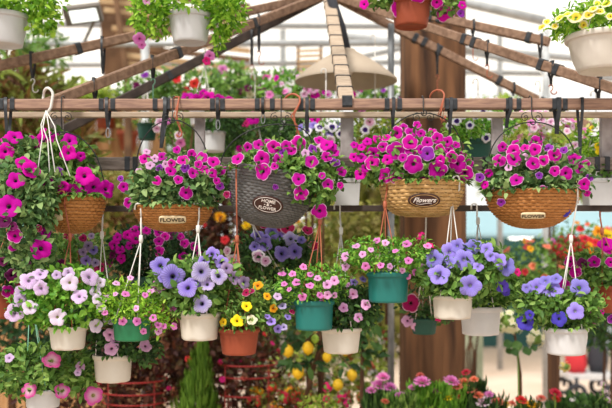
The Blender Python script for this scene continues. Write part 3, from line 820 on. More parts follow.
# -- far-left wicker basket behind the trailing petunias
fl = [('mag', 71, 194, 23), ('mag', 84, 177, 18), ('mag', 93, 187, 18), ('mag', 105, 189, 17), ('mag', 64, 186, 10), ('pur', 59, 173, 9), ('mag', 46, 181, 16), ('mag', 68, 153, 15), ('mag', 69, 142, 15), ('mag', 80, 156, 9),
      ('mag', 33, 142, 13), ('mag', 42, 141, 14), ('mag', 46, 135, 11), ('mag', 56, 139, 10), ('mag', 25, 143, 10)]
bk, c, pr, zt, r1 = basket('brown wicker basket at the far left, half hidden by large magenta petunias', 72, 198, 33, 234, YK+.03, M['wicker'], .85, 16, 52,
    [(68, 185, 34, 16, 0, 700), (52, 178, 26, 26, .02, 500), (60, 155, 30, 16, .06, 450), (50, 142, 22, 8, .08, 150)], 'lf_mid', 1500, .034, fl, (38, 160, 62, 132, 100, 160))
bkL = (c, pr, zt, r1)
m = at_front(c, pr, 57, 217, .85, .003); plaque(bk, m, U(13, YK), U(7, YK), M['sign_cream'], 'rect')

# ================================================================== POTS ON THE LOWER TIER
YL = 3.27
def rimpt(bkq, px, sy=.86):
    c, prf, zt, r1 = bkq; dx = P(px, 0, YK).x-c.x; dx = max(-.97*r1, min(.97*r1, dx))
    y = -math.sqrt(r1*r1-dx*dx)*sy
    return Vector((c.x+dx, c.y+y-.006, c.z+zt+.016))
# trailing petunia at far left, on the white hook
wt = P(48, 105, YB); 
blobs = [(24, 188, 30, 24, -.04), (18, 222, 30, 30, -.06), (32, 252, 19, 28, -.06), (18, 160, 28, 18, .05), (42, 206, 12, 22, -.08)]
fl = [('mag', 24, 165, 15), ('mag', 31, 171, 17), ('mag', 16, 181, 16), ('mag', 9, 207, 22), ('mag', 6, 152, 16), ('mag', 15, 138, 15), ('mag', 7, 140, 11), ('mag', 40, 249, 19), ('magw', 15, 235, 14), ('magw', 13, 246, 8),
      ('mag', 44, 232, 11), ('dkpur', 5, 221, 13), ('dkpur', 13, 226, 9), ('mar', 38, 228, 7), ('mag', 1, 168, 10)]
t = plant_in_pot('far left petunia trailing long grey-green stems with large magenta flowers, hung on a white hook', 24, 196, 19, 224, 15, YK-.06, M['dkgreen_plastic'], 'rib', blobs, 'lf_grey', 2600, .034, fl, None, asp=.6)
rim = P(46, 202, YK-.1)
b = MB(); tp = wt+Vector((0, 0, hb/2+.014)); x = tp.x
pts = [Vector((x-.028, YB-.034, tp.z-.03)), Vector((x-.03, YB-.034, tp.z))]+[Vector((x+.03*-math.cos(a), YB-.034+.034*math.sin(a)*0, tp.z+.03*math.sin(a))) for a in [PI*i/8 for i in range(1, 8)]]+[Vector((x+.03, YB-.034, tp.z)), Vector((x+.022, YB-.034, tp.z-.05)), Vector((x+.003, YB-.036, P(48, 116, YB).z))]
# the crook wraps the beam from above: move its far side behind the beam
pts = [Vector((p.x, YB-.034 if i > 5 else YB+.034-.068*max(0, (i-2))/4, p.z)) for i, p in enumerate(pts)]
b.tube(pts, .0055, 8); b.build('hook', M['cord_white'], t)
j = Vector((x+.003, YB-.036, P(48, 112, YB).z))
for e, bow in (((38, 168), -.012), ((55, 172), .002), ((70, 176), .012), ((50, 178), -.016)):
    q = P(e[0], e[1], YK-.12); b = MB(); b.tube([j, j.lerp(q, .25)+Vector((bow, 0, 0)), j.lerp(q, .45), q], .0024, 5); b.build('cord', M['cord_white'], t)
# dark purple petunia pot, lower far left
plant_in_pot('terracotta pot with dark purple white-edged petunias at the left picture edge', 2, 290, 20, 318, 16, 3.55, M['terra'], 'swirl', [(8, 270, 26, 24), (20, 260, 18, 18)], 'lf_dark', 700, .03,
    [('magw', 8, 290, 12), ('dkpur', 25, 265, 11), ('dkpur', 12, 275, 13), ('dkpur', 33, 270, 8), ('dkpur', 3, 262, 9), ('dlav', 20, 262, 9), ('dkpur', 27, 255, 8), ('mar', 18, 281, 8)], ('cord_orange', P(10, 203, 3.6), P(8, 230, 3.55)))
# pale lilac pot
plant_in_pot('white pot of pale lilac petunias, upper of the white pots at the left', 68, 326, 19.5, 349, 16, YL, M['white_plastic'], 'foot', [(64, 304, 46, 22), (62, 285, 40, 18), (40, 305, 28, 18)], 'lf_bright', 1500, .03,
    [('lil2', 41, 275, 14), ('lil2', 68.6, 274, 11), ('lil', 69.6, 283, 16), ('lil2', 30, 281, 17), ('lil2', 42, 288, 14), ('lil2', 24.5, 292, 17), ('lil2', 15.7, 312, 17), ('lil', 31, 307, 14), ('lil', 58, 316, 16), ('lil2', 79, 297, 15),
     ('lil2', 89, 278, 17), ('lil', 95, 293, 11), ('lil', 96, 300, 9), ('pkl', 105, 299, 8), ('lil', 100, 307, 9), ('lil', 95, 325, 13), ('lil2', 57, 276, 9), ('lil2', 21, 300, 11), ('lil', 99, 283, 10)],
    ('cord_orange', rimpt(bkL, 71), P(70, 238, YL+.05)), camw=.75)
# pink-lilac pot, second row
plant_in_pot('white pot with pink-lilac petunias hanging just under the green pot', 113, 354, 20, 381, 17, 3.42, M['white_plastic'], 'foot', [(128, 345, 32, 14), (112, 325, 20, 22), (140, 352, 18, 12)], 'lf_dark', 900, .03,
    [('lil', 110, 318, 14), ('pkl', 108, 307, 9), ('pkl', 110, 334, 12), ('pkl', 112, 348, 14), ('pkl', 117, 330, 9), ('pkl', 145, 346, 12), ('pkl', 116, 341, 9)], ('cord_white', P(103, 200, 3.6), P(102, 236, 3.5)))
# lowest white pot
plant_in_pot('lowest white pot at bottom left with a few rose pink petunias', 43, 388, 18, 407, 16, 3.46, M['white_plastic_cool'], 'foot', [(44, 368, 48, 22), (20, 372, 26, 22), (72, 377, 24, 18)], 'lf_mid', 1500, .034,
    [('rose', 52, 361, 17), ('rose', 29.4, 389, 14), ('rose', 62.5, 390, 14), ('rose', 92.5, 394.7, 17), ('lil2', 10, 359, 9), ('pkl', 79.5, 367, 9), ('lil2', 77, 372, 7)], ('cord_green', P(22, 203, 3.6), P(30, 290, 3.5)))
# green pot, lime foliage
plant_in_pot('dark green pot overflowing with lime foliage and tiny pink flowers', 132, 318, 20, 340, 17, YL, M['green_plastic'], 'rib', [(133, 305, 38, 20), (150, 312, 24, 22), (118, 300, 22, 20)], 'lf_lime', 1900, .021,
    [('pk', 126, 295, 8), ('pk2', 116.6, 284.5, 7), ('pk', 145, 296, 6), ('pk2', 136, 308, 6), ('pk', 123, 320, 8), ('pk', 137, 320, 8), ('pk', 153, 317.5, 7), ('pk', 157.7, 324, 7), ('pk', 163, 325, 6), ('pk2', 158, 330, 7), ('pk', 173, 325.5, 7),
     ('pk', 144, 330, 6), ('pk', 172, 309, 7), ('pk', 176, 312, 6), ('pk', 156, 285.5, 9), ('pk', 163, 289, 8), ('pk2', 157.7, 292, 8), ('pk2', 150.6, 292, 7), ('pk', 154, 287, 7), ('pk2', 130, 279, 6), ('pk2', 116, 295, 5), ('pk', 106, 312, 6)],
    ('cord_white', rimpt(bkL, 103) if False else P(141, 205, YL+.04), P(141, 240, YL+.02)), asp=.4, camw=.5, up=.45)
# lavender pot
plant_in_pot('white pot of large lavender petunias below the left FLOWER basket', 199.5, 312, 21.5, 339.5, 17.5, YL, M['white_plastic'], 'foot', [(195, 293, 32, 22), (205, 275, 30, 18), (175, 282, 22, 18)], 'lf_mid', 1200, .034,
    [('lav', 160.7, 266, 19), ('lav', 173, 277, 22), ('plav', 201.7, 272, 19), ('plav', 218, 276, 16), ('lav', 188, 288, 19), ('plav', 207, 285, 13), ('plav', 201.7, 303, 17), ('lav', 212, 255, 15), ('lav', 221, 263, 13), ('dlav', 233, 277, 14),
     ('dlav', 243, 282, 12), ('lav', 197, 282, 11), ('dlav', 226, 269, 12), ('lav', 204, 262, 11), ('lav', 164, 278, 10)], ('cord_white', P(199, 205, YL+.04), P(198, 230, YL+.02)), asp=.55)
# terracotta with yellow
plant_in_pot('terracotta pot with yellow and orange flowers and small lilac sprays', 239, 328, 21, 354, 16.5, YL+.02, M['terra'], 'rib', [(245, 312, 30, 18), (258, 300, 26, 18), (275, 315, 16, 16)], 'lf_mid', 1300, .024,
    [('yel', 246.7, 306.7, 10), ('yel', 237.7, 320, 12), ('crm', 251.7, 319, 10), ('ora', 257.7, 286.7, 10), ('ora', 267, 296.7, 8), ('ora', 272.7, 307.7, 8), ('yel', 224, 321, 8), ('mar', 246.7, 293.3, 8), ('mar', 240, 288, 7), ('mar', 252, 292, 6),
     ('lav', 271.7, 321, 9), ('lav', 266.7, 316, 6), ('lav', 277.7, 327.7, 8), ('plav', 281.7, 306.7, 8), ('lav', 286.7, 316.7, 7), ('plav', 283, 326, 7), ('lil2', 276.7, 296.7, 8), ('mar', 291, 312, 6)], ('cord_orange', rimpt(bkC, 239), P(237, 240, YL+.03)), asp=.4, camw=.5, up=.45)
# teal pot left
plant_in_pot('lower teal pot with small pink flowers, left of the white pot it overlaps', 314, 300, 20.5, 329.5, 18, YL, M['teal_plastic'], 'rib', [(312, 287, 32, 14), (325, 277, 26, 12), (295, 285, 18, 14)], 'lf_bright', 1300, .02,
    [('pk', 296.7, 283, 8), ('pk', 310, 285.7, 8), ('pk', 302.7, 295.7, 8), ('pk', 320, 294, 7), ('pk2', 327, 294, 8), ('pk', 321.7, 301, 7), ('pk2', 334, 294, 6), ('pk2', 334, 280, 9), ('pk2', 326.7, 285, 9), ('pk', 290, 289, 5), ('pk', 283, 275, 8), ('pk', 303, 268, 7), ('pk', 292.7, 275, 7), ('pk2', 318, 278, 7), ('pk', 311, 275, 6), ('pk', 285, 284, 6)],
    ('cord_orange', rimpt(bkC, 308)+Vector((.02, 0, 0)), P(320, 222, YL+.03)), asp=.4, camw=.5, up=.45)
# white pot beside
plant_in_pot('white pot with a dark leafy plant between the two teal pots', 341, 327, 21, 352.5, 17, YL+.1, M['white_plastic'], 'foot', [(350, 308, 26, 20), (340, 300, 20, 16), (362, 310, 16, 20)], 'lf_dark', 1200, .026,
    [('pk2', 352.7, 295, 10), ('pk2', 344, 307.7, 9), ('pk2', 365, 305, 10), ('pk2', 358, 316.7, 9), ('lav', 353, 283, 8), ('lav', 362, 280, 7), ('pk2', 348, 286, 7)], ('cord_white', P(340, 205, 3.6), P(341, 232, YL+.18)))
# teal pot right
plant_in_pot('upper teal pot with small pink flowers hanging under the pale rattan basket', 388, 272, 21.5, 302, 19, YL, M['teal_plastic'], 'rib', [(388, 258, 46, 14), (375, 252, 30, 14), (408, 253, 28, 14)], 'lf_bright', 1700, .02,
    [('pk2', 346.7, 266, 8), ('pk2', 346, 256.7, 9), ('pk', 366, 265, 8), ('pk', 380.7, 264, 7), ('pk2', 390, 265, 6), ('pk', 408, 260, 8), ('pk', 406.7, 245, 9), ('pk', 376.7, 241.7, 7), ('pk2', 385, 244, 7), ('pk2', 422, 267, 9), ('pk', 415, 271, 7), ('pk', 408, 275, 6),
     ('pk', 426.7, 246.7, 8), ('pk2', 402, 269, 6), ('pk2', 356.7, 246.7, 8), ('pk2', 363, 255, 7), ('hot', 429, 246, 8), ('pk', 395, 252, 6), ('pk2', 371, 250, 6), ('hot', 420, 238, 12, 'cluster')], ('cord_orange', rimpt(bkP, 385), P(385, 206, YL+.05)), asp=.4, camw=.5, up=.45)
# blue-violet pot
plant_in_pot('white pot of blue-violet petunias in front of the timber post', 452.5, 295, 21, 318.5, 18, YL, M['white_plastic'], 'foot', [(458, 278, 38, 19), (440, 272, 22, 18), (480, 265, 26, 20)], 'lf_mid', 1500, .034,
    [('blu', 439.7, 275, 20), ('blu', 434.7, 260, 17), ('blu', 449.7, 253, 18), ('blu', 464.7, 260, 19), ('blu', 469.7, 285, 20), ('blu', 473, 248, 16), ('blu', 504.7, 266, 18), ('blu', 498, 260, 15), ('blu', 478, 266.7, 10), ('dblu', 501, 285, 12), ('blu', 458, 246.7, 14),
     ('blu', 486, 250, 13), ('hot', 516, 271.7, 8), ('blu', 450, 264, 12), ('blu', 490, 257, 10)], ('cord_white', rimpt(bkP, 455), P(452, 200, YL+.05)), asp=.55)
# white pot behind it
plant_in_pot('plain white pot tucked behind the blue-violet petunias, right of the timber post', 480.5, 306, 21, 334.5, 18, 3.5, M['white_plastic_cool'], 'foot', [(488, 293, 28, 14), (500, 285, 18, 18)], 'lf_mid', 900, .03, [('dblu', 505, 292, 8)], ('cord_white', P(477, 205, 3.6), P(478, 222, 3.54)))
# right blue-violet pot
plant_in_pot('white swirled pot with blue-violet petunias at the lower right', 566, 327, 22, 354, 18.5, YL, M['white_plastic_cool'], 'swirl', [(562, 308, 32, 16), (540, 305, 22, 18), (582, 308, 18, 18)], 'lf_mid', 1400, .03,
    [('blu', 536, 288, 18), ('blu', 551, 290, 20), ('blu', 545, 282, 12), ('blu', 579.7, 289, 18), ('blu', 574.7, 311, 16), ('dblu', 559, 317.7, 14), ('dblu', 526, 321, 16), ('blu', 556, 280, 11), ('dblu', 530, 314, 9), ('blu', 527, 289, 9)],
    ('cord_white', rimpt(bkR, 570), P(571, 240, YL+.03)), asp=.5)
# picotee pot right edge
plant_in_pot('terracotta pot at the right edge with magenta white-edged petunias', 612, 285, 22, 312, 18, 3.65, M['terra'], 'swirl', [(595, 272, 28, 16), (600, 295, 22, 20), (585, 262, 18, 10)], 'lf_mid', 1200, .03,
    [('magw', 563.7, 284, 13), ('magw', 576, 271.7, 12), ('magw', 571, 261.7, 11), ('dkpur', 582, 263, 10), ('magw', 594, 262.7, 12), ('magw', 610, 263, 10), ('mag', 604.7, 245, 14), ('mag', 598, 311.7, 12), ('mag', 594.7, 318, 9), ('mag', 608, 250, 10), ('pur', 611, 318, 9)],
    ('cord_orange', P(600, 205, 3.62), P(602, 232, 3.62)))

# ================================================================== PLANTS BEHIND THE LOWER TIER
plant_in_pot('dark leafy hanging plant dotted with magenta flowers behind the left FLOWER basket', 150, 276, 22, 302, 18, 3.95, M['dkgreen_plastic'], 'rib', [(155, 252, 46, 24), (135, 250, 28, 22), (180, 255, 26, 20)], 'lf_deep', 1800, .03,
    [('mag', 136, 231, 11), ('magw', 159, 233.6, 10), ('dkpur', 172, 235.6, 11), ('magw', 159, 242, 10), ('magw', 159, 251, 10), ('magw', 180, 237.5, 8), ('magw', 184, 244, 9), ('magw', 194, 247, 9), ('mag', 136, 239.5, 11), ('magw', 146.7, 232, 9), ('magw', 165, 237.5, 9),
     ('mag', 183, 257, 10), ('mag', 198.6, 255, 7), ('mag', 115, 245, 10), ('mag', 121, 250, 9), ('mag', 110, 262, 8), ('mag', 122, 258, 9), ('mag', 118, 238, 9), ('dkpur', 113, 255, 8), ('mag', 128, 236, 9), ('mag', 130, 246, 8)], ('cord_white', P(141, 196, 3.98), P(141, 220, 3.95)))
plant_in_pot('lavender and crimson petunias hanging behind the charcoal basket', 280, 285, 20, 308, 17, 3.8, M['dkgreen_plastic'], 'rib', [(278, 262, 36, 24), (260, 250, 24, 18), (295, 250, 20, 16)], 'lf_dark', 1500, .03,
    [('lav', 258, 237, 13), ('lav', 272, 233, 14), ('plav', 291, 239.5, 15), ('lav', 281.7, 254, 15), ('lav', 294.5, 252, 15), ('lav', 255, 247, 10), ('lav', 264.7, 244.8, 13), ('lav', 280.6, 237, 11), ('lav', 301, 240.5, 9), ('mar', 263.6, 225.6, 9), ('mar', 288, 229, 14),
     ('mar', 312.5, 246, 10), ('pkw', 259, 256.5, 12), ('pkw', 266, 261, 10), ('pkw', 235, 261, 15), ('pkw', 228.5, 251, 9), ('mar', 307, 231, 11), ('mar', 281, 228, 9), ('lav', 266, 239, 9)], ('cord_white', P(253, 212, 3.66), P(252, 222, 3.7)))
plant_in_pot('dark purple-flowered plant low between the far left basket and the green pot', 78, 270, 20, 292, 17, 3.9, M['terra'], 'rib', [(80, 252, 34, 22), (65, 258, 24, 20)], 'lf_mid', 1100, .028,
    [('mar', 68, 236, 9), ('mar', 75, 232, 9), ('mar', 83, 239, 8), ('mar', 78, 231, 8), ('lav', 86, 260, 10), ('lav', 93, 250, 9), ('dlav', 88, 246, 9), ('dlav', 83, 252, 8), ('plav', 95, 262, 8), ('hot', 98, 266, 11), ('hot', 80, 272, 8), ('dlav', 91, 237, 6), ('dkpur', 62, 262, 8)], ('cord_orange', P(66, 205, 3.66), P(70, 222, 3.85)))
plant_in_pot('foliage with a single dark magenta petunia before the timber post', 424, 318, 14, 334, 11, 3.95, M['dkgreen_plastic'], 'rib', [(418, 302, 18, 16), (440, 312, 18, 10)], 'lf_dark', 500, .026, [('mar', 411, 303, 17), ('pkl', 408, 320, 11), ('pkl', 416, 326, 9), ('hot', 438, 317, 7)], ('cord_white', P(426, 212, 3.66), P(425, 250, 3.8)))

# ================================================================== TOP TIER (hung from a pipe above the picture)
pipe('trim_%d' % k, P(-200, -60, 3.7), P(800, -60, 3.7), .02); k += 1
pipe('trim_%d' % k, P(-200, -72, 3.35), P(800, -72, 3.35), .02); k += 1
for px in (-200, 800):
    for (yy, Y) in ((-60, 3.7), (-72, 3.35)):
        p = P(px, yy, Y); pipe('trim_%d' % k, p, Vector((p.x, p.y, 0)), .02); k += 1
def up3(px, Y): return P(px, -62 if Y > 3.5 else -74, Y)
plant_in_pot('white pot cut by the top left corner, with lime green trailing leaves', 3, 15, 25, 46, 19, 3.5+.2, M['white_plastic_cool'], 'swirl', [(12, 2, 46, 14), (42, 16, 14, 18), (-15, 4, 30, 16)], 'lf_lime', 1500, .03, [], ('cord_white', up3(3, 3.7), P(3, -30, 3.7)), asp=.6)
plant_in_pot('white pot hanging at the top, left of centre, with bushy bright green leaves', 190, 14, 21.5, 43.5, 16.5, 3.7, M['white_plastic_cool'], 'swirl', [(188, 2, 50, 14), (152, 14, 20, 22), (224, 14, 20, 18), (215, 36, 9, 14)], 'lf_lime', 2000, .032,
    [('pk', 140, 38, 12), ('pk', 142, 44, 8), ('pk', 210, 55, 10), ('hot', 207, 60, 8), ('pk2', 147, 2, 7)], ('cord_white', up3(190, 3.7), P(190, -30, 3.7)), asp=.45)
plant_in_pot('terracotta pot of magenta petunias hanging at the top right of centre', 411, 1, 20, 27.5, 16, 3.7, M['terra'], 'swirl', [(411, -6, 34, 11), (440, 2, 20, 10), (382, -2, 16, 8)], 'lf_mid', 900, .03,
    [('magw', 398, 8, 16), ('magw', 445, 12, 18), ('magw', 437, 2, 11), ('mag', 365, 4, 9), ('pur', 460, 13, 8), ('magw', 418, -5, 14), ('mag', 461, 5, 8)], ('cord_orange', up3(411, 3.7), P(411, -30, 3.7)))
plant_in_pot('large cream bowl of yellow petunias at the top right', 606, 36, 40, 72, 27, 3.3, M['cream_plastic'], 'swirl', [(600, 22, 44, 16), (572, 26, 20, 12), (612, 10, 30, 16)], 'lf_lime', 1500, .028,
    [('yelw', 543, 27, 9), ('yelw', 560, 19, 10), ('yelw', 576.5, 17, 15), ('yelw', 588.6, 15, 11), ('yelw', 606, 5, 11), ('yelw', 583.6, 24, 9), ('yelw', 600, 12, 9), ('yelw', 568, 15, 9), ('yelw', 593, 10, 10), ('yelw', 556, 26, 7), ('yelw', 610, 16, 9), ('yelw', 548, 22, 8), ('yelw', 598, 4, 8)], ('cord_white', up3(606, 3.35), P(606, -40, 3.32)), asp=.4, camw=.5, up=.45)

# ================================================================== BACK RACK PLANTS (beyond the rails)
def hung(label, px, rim_y, rw, bot_y, bw, Y, mat, blobs, leaf, n, L, fl, cols, cnt, dpx, cordm='cord_white', fkind='pet', top=None, asp=.5):
    return plant_in_pot(label, px, rim_y, rw, bot_y, bw, Y, mat, 'rib', blobs, leaf, n, L, fl, (cordm, P(px, top if top is not None else 8, Y), P(px, rim_y-40, Y)), extra=(cols, cnt, dpx) if cols else None, fkind=fkind, asp=asp)
hung('magenta hanging plant seen above the front beam behind the left FLOWER basket', 205, 106, 17, 126, 14, 4.5, M['white_plastic_cool'], [(205, 101, 28, 8)], 'lf_mid', 500, .028, [('mag', 188, 98, 12), ('mag', 198, 100, 12), ('mag', 208, 98, 13), ('mag', 218, 100, 12), ('mag', 228, 101, 10), ('mag', 204, 95, 9)], None, 0, 0, top=44)
hung('dark green pot of white and purple pansies, right of the pale rattan basket', 478, 140, 15, 168, 12, 4.1, M['dkgreen_plastic'], [(478, 132, 30, 12), (498, 122, 16, 14), (462, 128, 16, 10)], 'lf_bright', 1100, .024,
     [('pan', 484, 113, 9), ('pan', 491, 116, 9), ('pan', 486, 137, 9), ('pan', 470, 126, 8), ('pan', 457, 122, 9), ('pan', 463, 118, 8), ('pan', 476, 118, 7), ('pan', 500, 128, 7), ('pan', 450, 126, 7)], None, 0, 0, top=80)
hung('pink and white flowers hanging behind the right FLOWER basket', 540, 148, 20, 172, 16, 4.4, M['white_plastic_cool'], [(540, 128, 38, 18), (560, 134, 24, 14)], 'lf_yellowgreen', 700, .028, [], ['pkw', 'pk', 'pkw', 'wht'], 60, 9, top=82)
hung('white and yellow flowers in a pot hung by white cords at the right edge', 596, 160, 22, 186, 17, 4.0, M['white_plastic_cool'], [(596, 148, 30, 16), (606, 138, 18, 12)], 'lf_lime', 800, .026, [('yel', 600, 150, 9), ('yel', 604, 142, 8), ('yel', 593, 130, 8), ('yel', 598, 146, 7)], ['wht', 'wht', 'pkw'], 34, 8, top=92)
hung('purple and white pansies behind the central grey post', 326, 148, 17, 172, 14, 4.3, M['white_plastic_cool'], [(326, 136, 28, 14)], 'lf_mid', 700, .026, [('pan', 320, 128, 10), ('pan', 332, 128, 10), ('pan', 308, 132, 9), ('lav', 314, 126, 9), ('pan', 340, 134, 9), ('mag', 315, 121, 10), ('pkw', 330, 140, 10), ('pan', 364, 130, 9)], ['pan', 'lav'], 12, 9, top=70)
hung('leafy hanging pot with pink flowers right of the central grey post', 375, 140, 16, 160, 13, 4.6, M['terra'], [(374, 124, 26, 18)], 'lf_yellowgreen', 700, .03, [('pkw', 370, 122, 11), ('pk', 362, 112, 8), ('mag', 380, 105, 8)], ['pk'], 5, 8, top=36)
hung('dense green hanging plant behind the left end of the charcoal basket', 255, 150, 20, 175, 16, 4.7, M['white_plastic_cool'], [(255, 132, 44, 26), (290, 135, 26, 22), (230, 125, 20, 18)], 'lf_dark', 1500, .034, [('mag', 253, 119, 12), ('hot', 246, 124, 7), ('mag', 240, 148, 7)], ['hot'], 4, 6, top=75)
hung('pale pot of green leaves behind the left FLOWER basket', 213, 132, 13, 152, 11, 4.4, M['white_plastic_cool'], [(222, 122, 20, 13)], 'lf_dark', 500, .03, [], None, 0, 0, top=90)
hung('dark green pot with pink and white flowers above the left FLOWER basket', 147, 124, 10, 140, 8, 4.6, M['dkgreen_plastic'], [(160, 124, 16, 9), (172, 132, 12, 10)], 'lf_mid', 300, .026, [('pkw', 160, 122, 9), ('pk', 166, 121, 9), ('pkw', 157, 128, 8), ('pk', 180, 142, 9), ('pkw', 178, 135, 8)], None, 0, 0, top=95)
# white troughs standing on the lower rail
for (px, y0, y1, wd, lab) in ((347, 178, 205, 26, 'pale grey trough on the lower rail behind the central post'), (602, 178, 205, 34, 'pale grey trough on the lower rail at the right edge')):
    zt_ = P(px, 205.5, YR+.02).z; a = P(px, 205.5, YR+.02)
    root = thing('planter_trough', a, lab, 'planter')
    b = MB(); w_, h_, d_ = U(wd, YR)/2, U(y1-y0, YR), .05
    for (x0_, k1) in ((0, 0),):
        vs = []
        for (z, s) in ((0, .88), (h_*.85, .98), (h_*.86, 1.05), (h_, 1.06), (h_, .98), (h_*.8, .95)):
            for (sx, sy_) in ((-1, -1), (1, -1), (1, 1), (-1, 1)): vs.append(a+Vector((sx*w_*s, sy_*d_*s+.01, z)))
        fs = [(3, 2, 1, 0), (20, 21, 22, 23)]
        for i in range(5):
            for q in range(4): fs.append((i*4+q, i*4+(q+1) % 4, (i+1)*4+(q+1) % 4, (i+1)*4+q))
        b.add(vs, fs, flat=True)
    b.build('box', M['white_plastic_cool'], root)
    fb = foliage([(a+Vector((0, .01, h_+.02)), w_*.9, .05, .035, 1)], 160, .03); fb.build('foliage', M['lf_mid'], root)

# ================================================================== FARTHER BACKGROUND
def bush(name, label, cat, px, py, Y, blobs, leaf, n, L, cols=None, cnt=0, dpx=7, kind='pet', fl=(), asp=.5, trunk=4, group=None, fkind2=None, upper=-.35):
    root = thing(name, Vector((P(px, py, Y).x, Y, 0)), label, cat, group)
    B = [blob(*x[:4], Y+(x[4] if len(x) > 4 else 0), dep=min(.16+.02*Y, U(x[2]+x[3], Y)/2)) for x in blobs]
    foliage(B, n, L, asp, rmin=.3).build('foliage', M[leaf], root)
    if trunk:
        b = MB(); top = P(px, py, Y)
        for i in range(trunk):
            e = B[i % len(B)][0]+Vector((R(-.1, .1), R(-.05, .05), 0)); s0 = Vector((top.x+R(-.05, .05), Y+R(-.03, .03), 0))
            b.tube([s0, Vector((s0.x+R(-.03, .03), s0.y, e.z*.72)), e], .014, 6, r2=.005)
        b.build('stem', M['twig'], root)
    flowers_at(root, fl, B, Y, kind)
    if cols: flowers_random(root, cols, cnt, dpx, B, Y, kind, upper)
    return root
# left
bush('leafy_tree', 'broad yellow-green tree behind the rafters at upper left', 'tree', 30, 90, 6.2, [(10, 92, 30, 14), (75, 97, 38, 12)], 'lf_yellowgreen', 650, .08)
bush('leafy_tree', 'rust and green long-leaved plant behind the far left basket', 'tree', 20, 140, 5.6, [(22, 106, 42, 36), (70, 150, 22, 22)], 'lf_warm', 1000, .16, asp=.18)
bush('leafy_tree', 'tall dark green foliage at the upper left, above the lowest-sloped rafter', 'tree', 12, 50, 7.0, [(10, 62, 36, 20), (40, 45, 22, 20)], 'lf_mid', 420, .13, asp=.22)
bush('shrub', 'yellow-green shrub low behind the left FLOWER basket', 'shrub', 150, 190, 6.8, [(140, 185, 45, 22), (95, 195, 30, 22)], 'lf_olive', 900, .07)
bush('flowering_shrub', 'green shrub with red flowers seen between the left rafters', 'shrub', 185, 88, 5.6, [(195, 90, 46, 20), (150, 92, 30, 16)], 'lf_mid', 1100, .05, fl=[('red', 177, 79, 9), ('red', 195, 84, 10), ('pur', 145, 76, 8), ('pk', 206, 92, 8), ('red', 186, 90, 7), ('dkpur', 137, 86, 7)])
bush('flowering_shrub', 'green shrub with dark flower heads above the front beam left of the lampshade', 'shrub', 255, 90, 5.8, [(258, 90, 42, 16), (230, 82, 22, 18)], 'lf_mid', 1000, .045, fl=[('pk', 223, 70, 9), ('dkpur', 248, 88, 7), ('dkpur', 262, 88, 7), ('wht', 276, 98, 10), ('dkpur', 240, 91, 6), ('crm', 250, 94, 8), ('pkw', 283, 73, 8)])
bush('flowering_shrub', 'pink and white flowers spread under the beige lampshade', 'shrub', 315, 96, 5.3, [(312, 95, 46, 13), (290, 84, 24, 14)], 'lf_bright', 900, .035, ['pk', 'pkw', 'pk2', 'mag', 'wht'], 34, 9)
bush('flowering_shrub', 'shrub with magenta flowers between the lampshade and the timber post', 'shrub', 385, 96, 5.8, [(378, 98, 24, 14)], 'lf_mid', 500, .04, ['mag', 'pur'], 9, 8)
bush('shrub', 'pale yellow-green shrub behind the front beam at the right', 'shrub', 553, 128, 6.2, [(505, 120, 46, 22), (560, 135, 50, 18)], 'lf_yellowgreen', 1300, .05, ['wht', 'pkw', 'pk'], 20, 8, trunk=2)
# middle dark mass
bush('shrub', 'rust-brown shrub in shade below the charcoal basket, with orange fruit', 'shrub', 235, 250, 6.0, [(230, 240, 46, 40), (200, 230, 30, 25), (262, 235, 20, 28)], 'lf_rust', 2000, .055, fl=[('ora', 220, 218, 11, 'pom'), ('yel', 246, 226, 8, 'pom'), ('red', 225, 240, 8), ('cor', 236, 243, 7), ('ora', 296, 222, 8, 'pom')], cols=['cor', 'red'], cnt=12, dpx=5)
bush('shrub', 'variegated yellow shrub behind the two teal pots', 'shrub', 335, 240, 6.0, [(335, 240, 42, 34), (365, 225, 28, 20), (320, 270, 40, 30)], 'lf_olive', 1800, .06)
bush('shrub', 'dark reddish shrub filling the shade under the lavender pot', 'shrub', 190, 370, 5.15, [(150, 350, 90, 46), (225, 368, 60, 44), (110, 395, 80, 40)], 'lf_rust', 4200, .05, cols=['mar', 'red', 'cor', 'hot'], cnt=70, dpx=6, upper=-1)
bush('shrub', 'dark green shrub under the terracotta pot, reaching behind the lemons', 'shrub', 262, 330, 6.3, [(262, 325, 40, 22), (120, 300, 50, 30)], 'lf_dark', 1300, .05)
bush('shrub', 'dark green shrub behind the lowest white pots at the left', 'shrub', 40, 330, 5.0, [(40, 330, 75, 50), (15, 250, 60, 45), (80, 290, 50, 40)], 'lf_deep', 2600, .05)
bush('shrub', 'olive brown shrub in the middle distance behind the rails at the left', 'shrub', 110, 225, 7.0, [(100, 225, 80, 30)], 'lf_warm', 900, .07)
# conifer
root = thing('dwarf_cypress', Vector((P(196, 400, 4.9).x, 4.9, 0)), 'pointed green dwarf cypress under the lavender pot', 'conifer')
b = MB()
for i in range(800):
    t = random.random()**.7; z = .55+(P(0, 347, 4.9).z-.55)*(1-t)
    r = U(25, 4.9)*t*1.0*R(.3, 1); a = R(0, 2*PI)
    p = Vector((root.location.x+math.cos(a)*r+U(6, 4.9)*(1-t), 4.9+math.sin(a)*r, z))
    add_leaf(b, p, Vector((math.cos(a)*.3, math.sin(a)*.3, 1)), Vector((math.cos(a), math.sin(a), .2)), R(.06, .12), .012)
b.build('foliage', M['lf_cypress'], root)
b = MB(); b.tube([root.location, root.location+Vector((.02, 0, .8))], .02, 6, r2=.008); b.build('trunk', M['twig'], root)
